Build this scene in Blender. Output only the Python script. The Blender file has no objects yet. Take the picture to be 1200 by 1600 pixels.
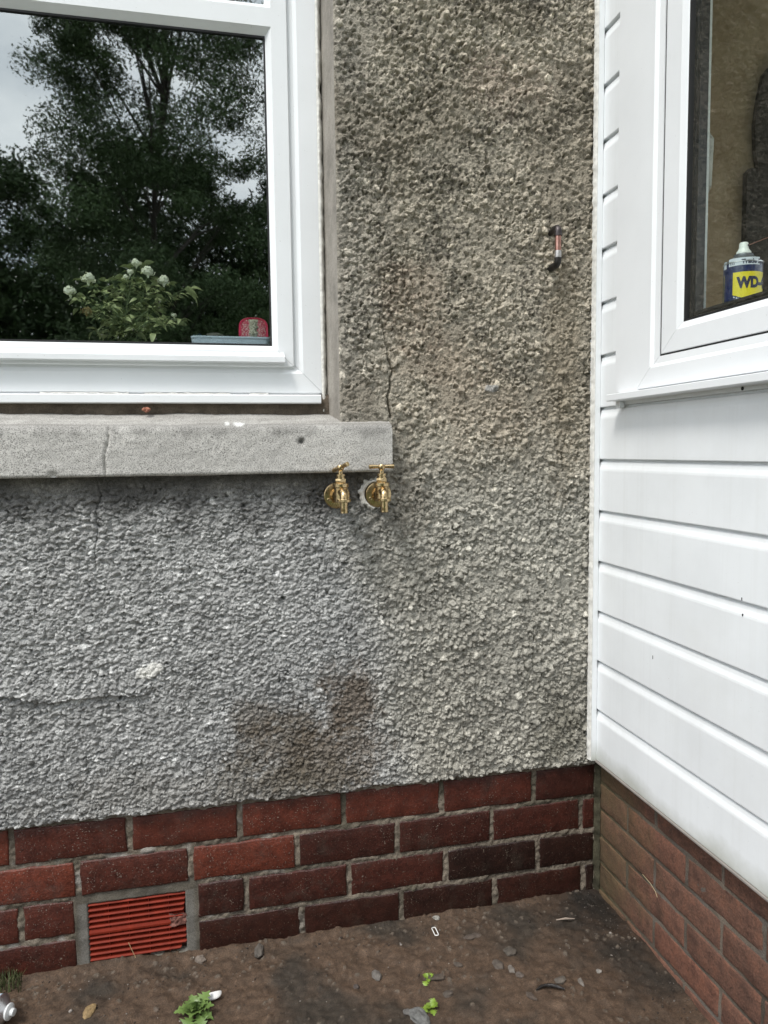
import bpy, math, random
import numpy as np
from mathutils import Vector, Matrix

random.seed(7)
rng = np.random.default_rng(7)
S = bpy.context.scene
COL = S.collection

# ------------------------------------------------------------------ camera, sky, sun, exposure
CAM = np.array([-0.8683, -1.5717, 1.0103])
YAW, PITCH, ROLL, FPX = 0.2209, -0.0824, -0.0119, 1168.93      # focal length in pixels of a 1200x1600 picture
_f = np.array([math.sin(YAW)*math.cos(PITCH), math.cos(YAW)*math.cos(PITCH), math.sin(PITCH)])
_r = np.array([math.cos(YAW), -math.sin(YAW), 0.0])
_u = np.cross(_r, _f)
CR = math.cos(ROLL)*_r + math.sin(ROLL)*_u
CU = -math.sin(ROLL)*_r + math.cos(ROLL)*_u
CF = _f
cam = bpy.data.cameras.new('camera')
cam_o = bpy.data.objects.new('camera', cam)
COL.objects.link(cam_o)
M = Matrix(((CR[0], CU[0], -CF[0], CAM[0]), (CR[1], CU[1], -CF[1], CAM[1]), (CR[2], CU[2], -CF[2], CAM[2]), (0, 0, 0, 1)))
cam_o.matrix_world = M
cam.sensor_fit = 'VERTICAL'
cam.sensor_height = 36.0
cam.lens = 36.0*FPX/1600.0
cam.clip_start = 0.02
cam.clip_end = 2000
S.camera = cam_o

SUN_EL, SUN_AZ = math.radians(56), math.radians(228)   # azimuth: 180 = from -y
w = bpy.data.worlds.new('World')
S.world = w
w.use_nodes = True
wn, wl = w.node_tree.nodes, w.node_tree.links
wn.clear()
out = wn.new('ShaderNodeOutputWorld')
bg = wn.new('ShaderNodeBackground')
bg.inputs['Strength'].default_value = 0.1
sky = wn.new('ShaderNodeTexSky')
sky.sky_type = 'NISHITA'
sky.sun_disc = False
sky.sun_elevation = SUN_EL
sky.sun_rotation = SUN_AZ
tc = wn.new('ShaderNodeTexCoord')
mp = wn.new('ShaderNodeMapping')
mp.inputs['Scale'].default_value = (1, 1, 2.2)
mp.inputs['Rotation'].default_value = (0, 0, 0.6)
nz = wn.new('ShaderNodeTexNoise')
nz.inputs['Scale'].default_value = 2.6
nz.inputs['Detail'].default_value = 7
nz.inputs['Roughness'].default_value = 0.55
cr = wn.new('ShaderNodeValToRGB')
cr.color_ramp.elements[0].position = 0.33
cr.color_ramp.elements[0].color = (0.40, 0.46, 0.53, 1)
cr.color_ramp.elements[1].position = 0.66
cr.color_ramp.elements[1].color = (1.12, 1.12, 1.12, 1)
gain = wn.new('ShaderNodeVectorMath')
gain.operation = 'SCALE'
gain.inputs['Scale'].default_value = 15.0
mix = wn.new('ShaderNodeMix')
mix.data_type = 'RGBA'
mix.inputs['Factor'].default_value = 0.86
wl.new(tc.outputs['Generated'], mp.inputs['Vector'])
wl.new(mp.outputs['Vector'], nz.inputs['Vector'])
wl.new(nz.outputs['Fac'], cr.inputs['Fac'])
wl.new(cr.outputs['Color'], gain.inputs[0])
wl.new(sky.outputs['Color'], mix.inputs['A'])
wl.new(gain.outputs['Vector'], mix.inputs['B'])
wl.new(mix.outputs['Result'], bg.inputs['Color'])
wl.new(bg.outputs['Background'], out.inputs['Surface'])

sun = bpy.data.lights.new('sun', 'SUN')
sun.energy = 1.5
sun.angle = math.radians(14)
sun.color = (1.0, 0.96, 0.9)
sun_o = bpy.data.objects.new('sun', sun)
COL.objects.link(sun_o)
_sd = Vector((math.sin(SUN_AZ)*math.cos(SUN_EL), math.cos(SUN_AZ)*math.cos(SUN_EL), math.sin(SUN_EL)))
sun_o.rotation_euler = _sd.to_track_quat('Z', 'Y').to_euler()
sun_o.location = (0, -4, 6)

S.view_settings.view_transform = 'Standard'
S.view_settings.look = 'None'
S.view_settings.exposure = 0.88
S.view_settings.gamma = 1.0
S.view_settings.use_curve_mapping = False

# ------------------------------------------------------------------ helpers
def ray(px, py):
    return CF*FPX + CR*(px-600.0) - CU*(py-800.0)
def at_y(px, py, Y):
    d = ray(px, py); return CAM + d*((Y-CAM[1])/d[1])
def at_x(px, py, X):
    d = ray(px, py); return CAM + d*((X-CAM[0])/d[0])
def at_z(px, py, Z):
    d = ray(px, py); return CAM + d*((Z-CAM[2])/d[2])

def props(o, label=None, cat=None, group=None, kind=None):
    if label: o['label'] = label
    if cat: o['category'] = cat
    if group: o['group'] = group
    if kind: o['kind'] = kind
    return o
def empty(name, loc=(0, 0, 0), **k):
    o = bpy.data.objects.new(name, None)
    o.empty_display_size = 0.05
    COL.objects.link(o)
    o.location = loc
    return props(o, **k)
def link(name, me, mat=None, parent=None, world=True, **k):
    o = bpy.data.objects.new(name, me)
    COL.objects.link(o)
    if mat is not None and not me.materials:
        me.materials.append(mat)
    if parent is not None:
        o.parent = parent
        if world:                                   # verts were given in world space
            q = parent
            off = Vector((0, 0, 0))
            while q is not None:
                off += q.location
                q = q.parent
            o.location = -off
    return props(o, **k)
def np_mesh(name, V, F, smooth=False, cols=None):
    """V (n,3), F (m,4) or (m,3) arrays"""
    me = bpy.data.meshes.new(name)
    V = np.asarray(V, dtype=np.float32); F = np.asarray(F, dtype=np.int32)
    n, m, k = len(V), len(F), F.shape[1]
    me.vertices.add(n); me.vertices.foreach_set('co', V.ravel())
    me.loops.add(m*k); me.loops.foreach_set('vertex_index', F.ravel())
    me.polygons.add(m)
    me.polygons.foreach_set('loop_start', np.arange(0, m*k, k, dtype=np.int32))
    me.polygons.foreach_set('loop_total', np.full(m, k, dtype=np.int32))
    me.update(calc_edges=True)
    if smooth:
        me.polygons.foreach_set('use_smooth', np.ones(m, dtype=bool))
    if cols is not None:
        a = me.color_attributes.new('Col', 'FLOAT_COLOR', 'POINT')
        c = np.ones((n, 4), dtype=np.float32); c[:, :3] = cols
        a.data.foreach_set('color', c.ravel())
    me.validate()
    return me
def py_mesh(name, V, F, smooth=False):
    me = bpy.data.meshes.new(name)
    me.from_pydata([tuple(v) for v in V], [], [tuple(f) for f in F])
    me.update()
    if smooth:
        for p in me.polygons: p.use_smooth = True
    return me
class MB:
    """collects shapes into one mesh"""
    def __init__(s): s.V = []; s.F = []; s.sm = []
    def add(s, V, F, smooth=False):
        b = len(s.V); s.V += [tuple(v) for v in V]; s.F += [tuple(i+b for i in f) for f in F]; s.sm += [smooth]*len(F)
        return s
    def box(s, a, b, bev=0.0):
        (x0, y0, z0), (x1, y1, z1) = a, b
        if bev <= 0:
            V = [(x, y, z) for x in (x0, x1) for y in (y0, y1) for z in (z0, z1)]
            return s.add(V, [(0, 1, 3, 2), (4, 6, 7, 5), (0, 4, 5, 1), (2, 3, 7, 6), (0, 2, 6, 4), (1, 5, 7, 3)])
        V = []; idx = {}
        c = [(x0+x1)/2, (y0+y1)/2, (z0+z1)/2]; h = [(x1-x0)/2, (y1-y0)/2, (z1-z0)/2]
        for sx in (-1, 1):
            for sy in (-1, 1):
                for sz in (-1, 1):
                    for ax in range(3):
                        sg = (sx, sy, sz)
                        idx[(sx, sy, sz, ax)] = len(V)
                        V.append([c[i]+sg[i]*(h[i]-(0 if i == ax else bev)) for i in range(3)])
        F = []
        for ax in range(3):
            o1, o2 = [(1, 2), (0, 2), (0, 1)][ax]
            for sg in (-1, 1):
                q = []
                for a1, a2 in ((-1, -1), (1, -1), (1, 1), (-1, 1)):
                    t = [0, 0, 0]; t[ax] = sg; t[o1] = a1; t[o2] = a2
                    q.append(idx[(t[0], t[1], t[2], ax)])
                F.append(q)
        for ax in range(3):                         # edges parallel to ax
            o1, o2 = [(1, 2), (0, 2), (0, 1)][ax]
            for a1 in (-1, 1):
                for a2 in (-1, 1):
                    t0 = [0, 0, 0]; t1 = [0, 0, 0]
                    t0[ax] = -1; t1[ax] = 1
                    for t in (t0, t1): t[o1] = a1; t[o2] = a2
                    F.append([idx[(*t0, o1)], idx[(*t1, o1)], idx[(*t1, o2)], idx[(*t0, o2)]])
        for sx in (-1, 1):
            for sy in (-1, 1):
                for sz in (-1, 1):
                    F.append([idx[(sx, sy, sz, a)] for a in range(3)])
        return s.add(V, F)
    def tube(s, pts, r, n=12, caps=True, smooth=True):
        pts = [Vector(p) for p in pts]
        rr = r if isinstance(r, (list, tuple)) else [r]*len(pts)
        V = []; prev = None
        for i, p in enumerate(pts):
            t = (pts[min(i+1, len(pts)-1)]-pts[max(i-1, 0)]).normalized()
            if prev is None:
                a = Vector((0, 0, 1)) if abs(t.z) < 0.9 else Vector((1, 0, 0))
                e1 = t.cross(a).normalized()
            else:
                e1 = (prev - t*prev.dot(t)).normalized()
            prev = e1
            e2 = t.cross(e1)
            for k in range(n):
                an = 2*math.pi*k/n
                V.append(p+(e1*math.cos(an)+e2*math.sin(an))*rr[i])
        F = [(i*n+k, i*n+(k+1) % n, (i+1)*n+(k+1) % n, (i+1)*n+k) for i in range(len(pts)-1) for k in range(n)]
        s.add(V, F, smooth)
        if caps:
            s.add(V[:n], [tuple(range(n-1, -1, -1))]); s.add(V[-n:], [tuple(range(n))])
        return s
    def lathe(s, o, axis, prof, n=24, smooth=True):
        """prof: list of (distance along axis, radius)"""
        ax = Vector(axis).normalized(); o = Vector(o)
        a = Vector((0, 0, 1)) if abs(ax.z) < 0.9 else Vector((1, 0, 0))
        e1 = ax.cross(a).normalized(); e2 = ax.cross(e1)
        for (h0, r0), (h1, r1) in zip(prof[:-1], prof[1:]):
            V = []
            for h, r in ((h0, r0), (h1, r1)):
                for k in range(n):
                    an = 2*math.pi*k/n
                    V.append(o+ax*h+(e1*math.cos(an)+e2*math.sin(an))*max(r, 1e-5))
            s.add(V, [(k, (k+1) % n, n+(k+1) % n, n+k) for k in range(n)], smooth)
        return s
    def prism(s, poly, f0, f1):
        """poly (list of 2D), f0/f1 map 2D -> 3D for both ends"""
        n = len(poly)
        V = [f0(*p) for p in poly]+[f1(*p) for p in poly]
        F = [(i, (i+1) % n, n+(i+1) % n, n+i) for i in range(n)]+[tuple(range(n-1, -1, -1)), tuple(range(n, 2*n))]
        return s.add(V, F)
    def mesh(s, name):
        me = bpy.data.meshes.new(name)
        me.from_pydata(s.V, [], s.F); me.update()
        me.polygons.foreach_set('use_smooth', s.sm)
        return me
    def build(s, name, mat, parent=None, fix=True, **k):
        me = s.mesh(name)
        if fix:
            import bmesh
            bm = bmesh.new(); bm.from_mesh(me)
            bmesh.ops.remove_doubles(bm, verts=bm.verts, dist=1e-6)
            bmesh.ops.recalc_face_normals(bm, faces=bm.faces)
            bm.to_mesh(me); bm.free()
        if any(s.sm): me.set_sharp_from_angle(angle=math.radians(38))
        return link(name, me, mat, parent, **k)

# ---- noise in numpy
_perm = np.random.default_rng(3).permutation(4096).astype(np.int64)
_gx = np.cos(np.linspace(0, 2*np.pi, 4096, endpoint=False)); _gy = np.sin(np.linspace(0, 2*np.pi, 4096, endpoint=False))
def _h(i, j, s): return _perm[(_perm[(i*1 + s*131) & 4095] + j*1) & 4095]
def perlin(x, y, f, s=0):
    x = x*f; y = y*f
    i = np.floor(x).astype(np.int64); j = np.floor(y).astype(np.int64)
    u = x-i; v = y-j
    def g(a, b):
        h = _h(i+a, j+b, s); return _gx[h]*(u-a)+_gy[h]*(v-b)
    su = u*u*u*(u*(u*6-15)+10); sv = v*v*v*(v*(v*6-15)+10)
    return ((g(0, 0)*(1-su)+g(1, 0)*su)*(1-sv)+(g(0, 1)*(1-su)+g(1, 1)*su)*sv)*1.5
def fbm(x, y, f, o=4, s=0, r=0.5):
    a = 1.0; t = 0
    for k in range(o):
        t = t+a*perlin(x, y, f, s+k*7); a *= r; f *= 2.03
    return t
def sstep(a, b, x):
    t = np.clip((x-a)/(b-a), 0, 1); return t*t*(3-2*t)
def chips(x, y, cell, seed, dens, hmin, hmax, flat=1.0, steep=2.2):
    """random tilted stone chips; returns height and a random number of the chip on top"""
    i = np.floor(x/cell).astype(np.int64); j = np.floor(y/cell).astype(np.int64)
    best = np.zeros_like(x); rid = np.zeros_like(x)
    for a in (-1, 0, 1):
        for b in (-1, 0, 1):
            ii, jj = i+a, j+b
            r = [_h(ii, jj, seed+k*3)/4096.0 for k in range(7)]
            cx = (ii+r[0])*cell; cy = (jj+r[1])*cell
            an = r[2]*math.pi if flat <= 1 else (r[2]-0.5)*0.9
            dx, dy = x-cx, y-cy
            p = dx*np.cos(an)+dy*np.sin(an); q = -dx*np.sin(an)+dy*np.cos(an)
            rad = cell*(0.42+0.42*r[3])
            asp = 0.6+0.3*r[4]
            P = p/rad/flat; Q = q/(rad*asp)
            d = np.maximum(np.maximum(np.abs(P), np.abs(Q)), (np.abs(P)+np.abs(Q))*0.74)
            H = hmin+(hmax-hmin)*r[5]**1.5
            h = H*np.clip((1-d)*steep, 0, 1)*(1+0.5*(P*(r[6]-0.5)*2+Q*(r[3]-0.5)*2+0.15))
            h = np.where(r[6]*0.999 < dens, h, 0)
            m = h > best
            best = np.where(m, h, best); rid = np.where(m, r[1], rid)
    return best, rid

# ---- materials
def mat_new(name):
    m = bpy.data.materials.new(name); m.use_nodes = True
    n = m.node_tree.nodes; l = m.node_tree.links
    return m, n, l, n['Principled BSDF']
def add_noise(n, l, scale, detail=4, rough=0.55, coord='Object', vec=None):
    t = n.new('ShaderNodeTexNoise')
    t.inputs['Scale'].default_value = scale; t.inputs['Detail'].default_value = detail; t.inputs['Roughness'].default_value = rough
    if vec is None:
        c = n.new('ShaderNodeTexCoord'); vec = c.outputs[coord]
    l.new(vec, t.inputs['Vector'])
    return t.outputs['Fac']
def ramp(n, l, fac, stops):
    r = n.new('ShaderNodeValToRGB'); e = r.color_ramp.elements
    while len(e) < len(stops): e.new(0.5)
    for k, (p, c) in enumerate(stops):
        e[k].position = p; e[k].color = (*c, 1)
    l.new(fac, r.inputs['Fac'])
    return r.outputs['Color']
def mixc(n, l, fac, a, b, mode='MIX'):
    m = n.new('ShaderNodeMix'); m.data_type = 'RGBA'; m.blend_type = mode
    for s, v in (('Factor', fac), ('A', a), ('B', b)):
        k = {'Factor': 0, 'A': 6, 'B': 7}[s]
        if hasattr(v, 'is_linked'): l.new(v, m.inputs[k])
        elif s == 'Factor': m.inputs[k].default_value = v
        else: m.inputs[k].default_value = (*v, 1)
    return m.outputs[2]
def bump(n, l, bsdf, h, dist, strength=1.0, prev=None):
    b = n.new('ShaderNodeBump'); b.inputs['Strength'].default_value = strength; b.inputs['Distance'].default_value = dist
    l.new(h, b.inputs['Height'])
    if prev is not None: l.new(prev, b.inputs['Normal'])
    l.new(b.outputs['Normal'], bsdf.inputs['Normal'])
    return b.outputs['Normal']
def simple(name, c, rough=0.5, metal=0.0, var=0.12, scale=30, bmp=0.0, bscale=200, spec=0.5):
    m, n, l, b = mat_new(name)
    f = add_noise(n, l, scale)
    lo = tuple(x*(1-var) for x in c); hi = tuple(min(1, x*(1+var)) for x in c)
    l.new(ramp(n, l, f, [(0.3, lo), (0.7, hi)]), b.inputs['Base Color'])
    b.inputs['Roughness'].default_value = rough; b.inputs['Metallic'].default_value = metal
    b.inputs['Specular IOR Level'].default_value = spec
    if bmp > 0: bump(n, l, b, add_noise(n, l, bscale), bmp)
    return m

def m_vcol(name, rough=0.9, fine=700, amt=0.0006, spec=0.25, speck=0.25):
    m, n, l, b = mat_new(name)
    a = n.new('ShaderNodeVertexColor'); a.layer_name = 'Col'
    f = add_noise(n, l, fine, 3, 0.65)
    c = mixc(n, l, 1.0, a.outputs['Color'], ramp(n, l, f, [(0.32, (1-speck,)*3), (0.68, (1+speck,)*3)]), 'MULTIPLY')
    l.new(c, b.inputs['Base Color'])
    b.inputs['Roughness'].default_value = rough; b.inputs['Specular IOR Level'].default_value = spec
    bump(n, l, b, f, amt)
    return m
M_rough = m_vcol('roughcast_render', 0.9, 520, 0.0015, 0.25, 0.5)
M_cement = m_vcol('cement', 0.95, 500, 0.0006, 0.15, 0.18)
M_mortar = m_vcol('mortar', 0.95, 450, 0.0010, 0.15, 0.3)
M_soil = m_vcol('soil', 0.75, 380, 0.0015, 0.35, 0.45)

def m_brick(name, tones, speckcol, speck=0.64, rough=0.6, bmp=0.0012, bs=160, moss=None):
    m, n, l, b = mat_new(name)
    oi = n.new('ShaderNodeObjectInfo')
    geo = n.new('ShaderNodeNewGeometry')
    base = ramp(n, l, oi.outputs['Random'], tones)
    f1 = add_noise(n, l, 34, 7, 0.68, vec=geo.outputs['Position'])
    c = mixc(n, l, 1.0, base, ramp(n, l, f1, [(0.28, (0.5, 0.5, 0.54)), (0.5, (1, 1, 1)), (0.72, (1.4, 1.25, 1.15))]), 'MULTIPLY')
    f2 = add_noise(n, l, 240, 3, 0.7, vec=geo.outputs['Position'])
    c = mixc(n, l, 1.0, c, ramp(n, l, f2, [(0.3, (0.7,)*3), (0.7, (1.3,)*3)]), 'MULTIPLY')
    # pale splashes of render left on the face
    f3 = add_noise(n, l, 330, 2, 0.5, vec=geo.outputs['Position'])
    f4 = add_noise(n, l, 24, 2, 0.5, vec=geo.outputs['Position'])
    mm = n.new('ShaderNodeMath'); mm.operation = 'MULTIPLY_ADD'
    l.new(f4, mm.inputs[0]); mm.inputs[1].default_value = 0.22; l.new(f3, mm.inputs[2])
    fac = ramp(n, l, mm.outputs[0], [(speck+0.205, (0, 0, 0)), (speck+0.235, (0.85,)*3)])
    c = mixc(n, l, fac, c, speckcol)
    if moss:
        sep = n.new('ShaderNodeSeparateXYZ'); l.new(geo.outputs['Position'], sep.inputs[0])
        f5 = add_noise(n, l, 9, 5, 0.6, vec=geo.outputs['Position'])
        ad = n.new('ShaderNodeMath'); ad.operation = 'MULTIPLY_ADD'
        l.new(sep.outputs['Y'], ad.inputs[0]); ad.inputs[1].default_value = 2.0; l.new(f5, ad.inputs[2])
        fac = ramp(n, l, ad.outputs[0], [(0.0, (0, 0, 0)), (0.42, (0.65,)*3)])
        c = mixc(n, l, fac, c, moss)
    fd = add_noise(n, l, 13, 7, 0.7, vec=geo.outputs['Position'])           # dried mud and salts
    c = mixc(n, l, ramp(n, l, fd, [(0.54, (0, 0, 0)), (0.70, (0.45,)*3)]), c, tuple(x*0.30 for x in speckcol))
    fp = add_noise(n, l, 95, 3, 0.6, vec=geo.outputs['Position'])           # pocks
    c = mixc(n, l, ramp(n, l, fp, [(0.27, (0.75,)*3), (0.34, (0, 0, 0))]), c, (0.012, 0.008, 0.006))
    l.new(c, b.inputs['Base Color'])
    b.inputs['Roughness'].default_value = rough
    b.inputs['Specular IOR Level'].default_value = 0.35
    p = bump(n, l, b, f2, bmp)
    bump(n, l, b, add_noise(n, l, bs*0.3, 4, vec=geo.outputs['Position']), bmp*1.6, prev=p)
    return m
M_brick = m_brick('red_brick', [(0.0, (0.064, 0.0185, 0.0125)), (0.5, (0.090, 0.0240, 0.0150)), (1.0, (0.124, 0.0320, 0.0185))], (0.22, 0.19, 0.16), speck=0.575, rough=0.42)
M_brick_dark = m_brick('dark_brick', [(0.0, (0.017, 0.0085, 0.0068)), (1.0, (0.032, 0.0115, 0.0082))], (0.16, 0.13, 0.10), speck=0.585, rough=0.34)  # dark tones for the lower bricks, most of them towards the corner
M_brick_mid = m_brick('deep_red_brick', [(0.0, (0.036, 0.0125, 0.0095)), (1.0, (0.056, 0.0165, 0.0115))], (0.18, 0.15, 0.12), speck=0.580, rough=0.38)
M_brick_side = m_brick('orange_brick', [(0.0, (0.115, 0.058, 0.040)), (0.5, (0.132, 0.068, 0.047)), (1.0, (0.150, 0.068, 0.045))], (0.13, 0.09, 0.07), speck=0.70, rough=0.85, bmp=0.002, moss=(0.088, 0.070, 0.032))

def m_upvc(name, c=(0.79, 0.81, 0.825), rough=0.28, dirt=0.06):
    m, n, l, b = mat_new(name)
    f = add_noise(n, l, 5, 6, 0.6)
    f2 = add_noise(n, l, 260, 2, 0.6)
    cc = ramp(n, l, f, [(0.25, tuple(x*(1-dirt) for x in c)), (0.6, c)])
    cc = mixc(n, l, ramp(n, l, f2, [(0.735, (0, 0, 0)), (0.76, (0.5,)*3)]), cc, (0.3, 0.28, 0.24))
    if name == 'white_cladding':                     # mould along the bottom edge, grime under the cill end
        geo = n.new('ShaderNodeNewGeometry'); sep = n.new('ShaderNodeSeparateXYZ'); l.new(geo.outputs['Position'], sep.inputs[0])
        fn = add_noise(n, l, 7, 5, 0.6, vec=geo.outputs['Position'])
        ma = n.new('ShaderNodeMath'); ma.operation = 'MULTIPLY_ADD'; l.new(sep.outputs['Z'], ma.inputs[0]); ma.inputs[1].default_value = -9.0; ma.inputs[2].default_value = 2.62
        mb_ = n.new('ShaderNodeMath'); mb_.operation = 'MULTIPLY_ADD'; l.new(fn, mb_.inputs[0]); mb_.inputs[1].default_value = 0.8; l.new(ma.outputs[0], mb_.inputs[2])
        cc = mixc(n, l, ramp(n, l, mb_.outputs[0], [(0.10, (0, 0, 0)), (0.48, (0.62,)*3)]), cc, (0.33, 0.34, 0.27))
        mpp = n.new('ShaderNodeMapping'); mpp.inputs['Scale'].default_value = (60, 60, 1.6); l.new(geo.outputs['Position'], mpp.inputs['Vector'])
        cc = mixc(n, l, ramp(n, l, add_noise(n, l, 1.0, 3, 0.6, vec=mpp.outputs['Vector']), [(0.52, (0, 0, 0)), (0.75, (0.09,)*3)]), cc, (0.42, 0.41, 0.37))
        ga = add_noise(n, l, 3.2, 4, 0.6, vec=geo.outputs['Position'])
        cc = mixc(n, l, ramp(n, l, ga, [(0.52, (0, 0, 0)), (0.75, (0.22,)*3)]), cc, (0.55, 0.54, 0.50))
    l.new(cc, b.inputs['Base Color'])
    b.inputs['Roughness'].default_value = rough
    bump(n, l, b, add_noise(n, l, 14, 3), 0.0005)
    return m
M_upvc = m_upvc('white_upvc')
M_clad = m_upvc('white_cladding', (0.80, 0.825, 0.84), 0.36, 0.10)
M_black = simple('black_rubber', (0.012, 0.012, 0.013), 0.6)
M_spacer = simple('grey_spacer', (0.022, 0.021, 0.022), 0.35)
M_seal = simple('white_sealant', (0.68, 0.67, 0.63), 0.6, bmp=0.002, bscale=120, scale=60, var=0.2)

def m_glass(name, base, streak=0.0, tint=(1, 1, 1), rgh=0.0):
    m = bpy.data.materials.new(name); m.use_nodes = True
    n = m.node_tree.nodes; l = m.node_tree.links; n.clear()
    o = n.new('ShaderNodeOutputMaterial'); mx = n.new('ShaderNodeMixShader')
    tr = n.new('ShaderNodeBsdfTransparent'); gl = n.new('ShaderNodeBsdfGlossy')
    gl.inputs['Roughness'].default_value = rgh; gl.inputs['Color'].default_value = (*tint, 1)
    tr.inputs['Color'].default_value = (0.93, 0.96, 0.94, 1)
    g = n.new('ShaderNodeNewGeometry')
    dot = n.new('ShaderNodeVectorMath'); dot.operation = 'DOT_PRODUCT'
    l.new(g.outputs['Incoming'], dot.inputs[0]); l.new(g.outputs['Normal'], dot.inputs[1])
    def mt(op, a, b=None, c=None):
        q = n.new('ShaderNodeMath'); q.operation = op
        for i, v in enumerate((a, b, c)):
            if v is None: continue
            if hasattr(v, 'is_linked'): l.new(v, q.inputs[i])
            else: q.inputs[i].default_value = v
        return q.outputs[0]
    c = mt('ABSOLUTE', dot.outputs['Value'])
    p5 = mt('POWER', mt('SUBTRACT', 1.0, c), 5.0)
    fr = mt('MULTIPLY_ADD', p5, 1.0-base, base)
    fr = mt('MULTIPLY', fr, mt('SUBTRACT', 1.0, g.outputs['Backfacing']))
    if streak > 0:                                   # dust film and dried spots
        df = n.new('ShaderNodeBsdfDiffuse'); df.inputs['Color'].default_value = (0.6, 0.6, 0.58, 1)
        mx2 = n.new('ShaderNodeMixShader')
        sp = add_noise(n, l, 130, 1, 0.4)
        fac = ramp(n, l, sp, [(0.76, (0.0,)*3), (0.80, (0.28,)*3)])
        l.new(fac, mx2.inputs[0]); l.new(mx.outputs[0], mx2.inputs[1]); l.new(df.outputs[0], mx2.inputs[2])
        l.new(mx2.outputs[0], o.inputs['Surface'])
    else:
        l.new(mx.outputs[0], o.inputs['Surface'])
    l.new(fr, mx.inputs[0]); l.new(tr.outputs[0], mx.inputs[1]); l.new(gl.outputs[0], mx.inputs[2])
    return m
M_glass = m_glass('window_glass', 0.27, 1.0, (0.93, 1.0, 1.0), 0.015)
M_glass2 = m_glass('side_window_glass', 0.10, 0.0)

# ------------------------------------------------------------------ sky is the world; ground
Z0 = -0.056
def ground_h(x, y):
    near = sstep(-3.0, -1.0, y)*sstep(-3.5, -2.0, x)
    h = Z0+0.008*fbm(x, y, 3.0, 3, 5)*near + 0.0035*fbm(x, y, 26, 4, 9)*near
    h = h+0.006*sstep(-0.03, 0.0, y)*near
    c, cid = chips(x, y, 0.009, 41, 0.06+0.28*(fbm(x, y, 9, 2, 15) > 0.15), 0.001, 0.0034)
    h = h+c*near
    c2, cid2 = chips(x, y, 0.034, 51, 0.035, 0.002, 0.005, steep=1.2)
    return h+c2*near, c, cid, c2
gx = np.concatenate([-np.geomspace(1.5, 300, 26)[::-1], np.arange(-1.45, 0.0601, 0.003), np.geomspace(0.15, 300, 22)])
gy = np.concatenate([-np.geomspace(0.5, 300, 30)[::-1], np.arange(-0.45, 0.0301, 0.003), np.geomspace(0.2, 300, 20)])
X, Y = np.meshgrid(gx, gy)
Hh, gc, gid, gc2 = ground_h(X, Y)
t = sstep(-0.1, 0.7, fbm(X, Y, 5, 4, 21))
brown = np.array([0.074, 0.0475, 0.0305]); grey = np.array([0.036, 0.028, 0.0205])
gcol = brown*(1-t[..., None])+grey*t[..., None]
darker = np.exp(-((X+0.02)/0.13)**2)*sstep(-0.5, 0.0, Y)      # darkens the soil along the side wall
gcol *= (1-0.68*darker[..., None])
gcol *= (1+0.35*fbm(X, Y, 60, 3, 33))[..., None]
pale = (gc > 0.0016) & (gid > 0.55)
gcol = np.where(pale[..., None], np.array([0.085, 0.068, 0.052])*(0.6+0.8*gid[..., None]), gcol)
gcol = np.where((gc2 > 0.002)[..., None], gcol*1.15+0.002, gcol)
far = sstep(1.2, 3.0, -Y)
gcol = gcol*(1-far[..., None])+np.array([0.05, 0.08, 0.03])*far[..., None]
ny, nx = X.shape
idx = np.arange(nx*ny).reshape(ny, nx)
F = np.stack([idx[:-1, :-1].ravel(), idx[:-1, 1:].ravel(), idx[1:, 1:].ravel(), idx[1:, :-1].ravel()], 1)
me = np_mesh('ground', np.stack([X.ravel(), Y.ravel(), Hh.ravel()], 1), F, True, np.clip(gcol.reshape(-1, 3), 0.004, 1))
link('ground', me, M_soil, kind='structure')

def gz(x, y):
    return float(ground_h(np.array([x]), np.array([y]))[0][0])

# ------------------------------------------------------------------ HOUSE WALL
house = empty('house_wall', (-0.9, 0.1, -0.1), label='grey roughcast house wall over a red brick base, with the white window on the left', cat='wall')
YR = -0.012                       # mean face of the roughcast
XA = -0.610                       # arris of the window reveal
SILL_T, SILL_B, SILL_R = 1.064, 0.9655, -0.5065

def seg_dist(x, z, pts):
    d = np.full(x.shape, 9.0)
    for (ax, az), (bx, bz) in zip(pts[:-1], pts[1:]):
        L = (bx-ax)**2+(bz-az)**2
        t = np.clip(((x-ax)*(bx-ax)+(z-az)*(bz-az))/L, 0, 1)
        d = np.minimum(d, np.hypot(x-ax-t*(bx-ax), z-az-t*(bz-az)))
    return d
def onw(L, Y=YR): return [tuple(at_y(a, b, Y)[[0, 2]]) for a, b in L]
crack1 = onw([(598, 505), (601, 528), (606, 545), (606, 560), (614, 578), (609, 592), (610, 605), (605, 620), (608, 636), (611, 652)])
crack2 = onw([(150, 750), (158, 775), (150, 800), (153, 830), (148, 860), (150, 890)])
ledge = onw([(-30, 1082), (30, 1090), (80, 1098), (110, 1092), (150, 1087), (200, 1086), (240, 1082)])
ridge = onw([(300, 1045), (420, 1030), (520, 1035)])

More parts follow.
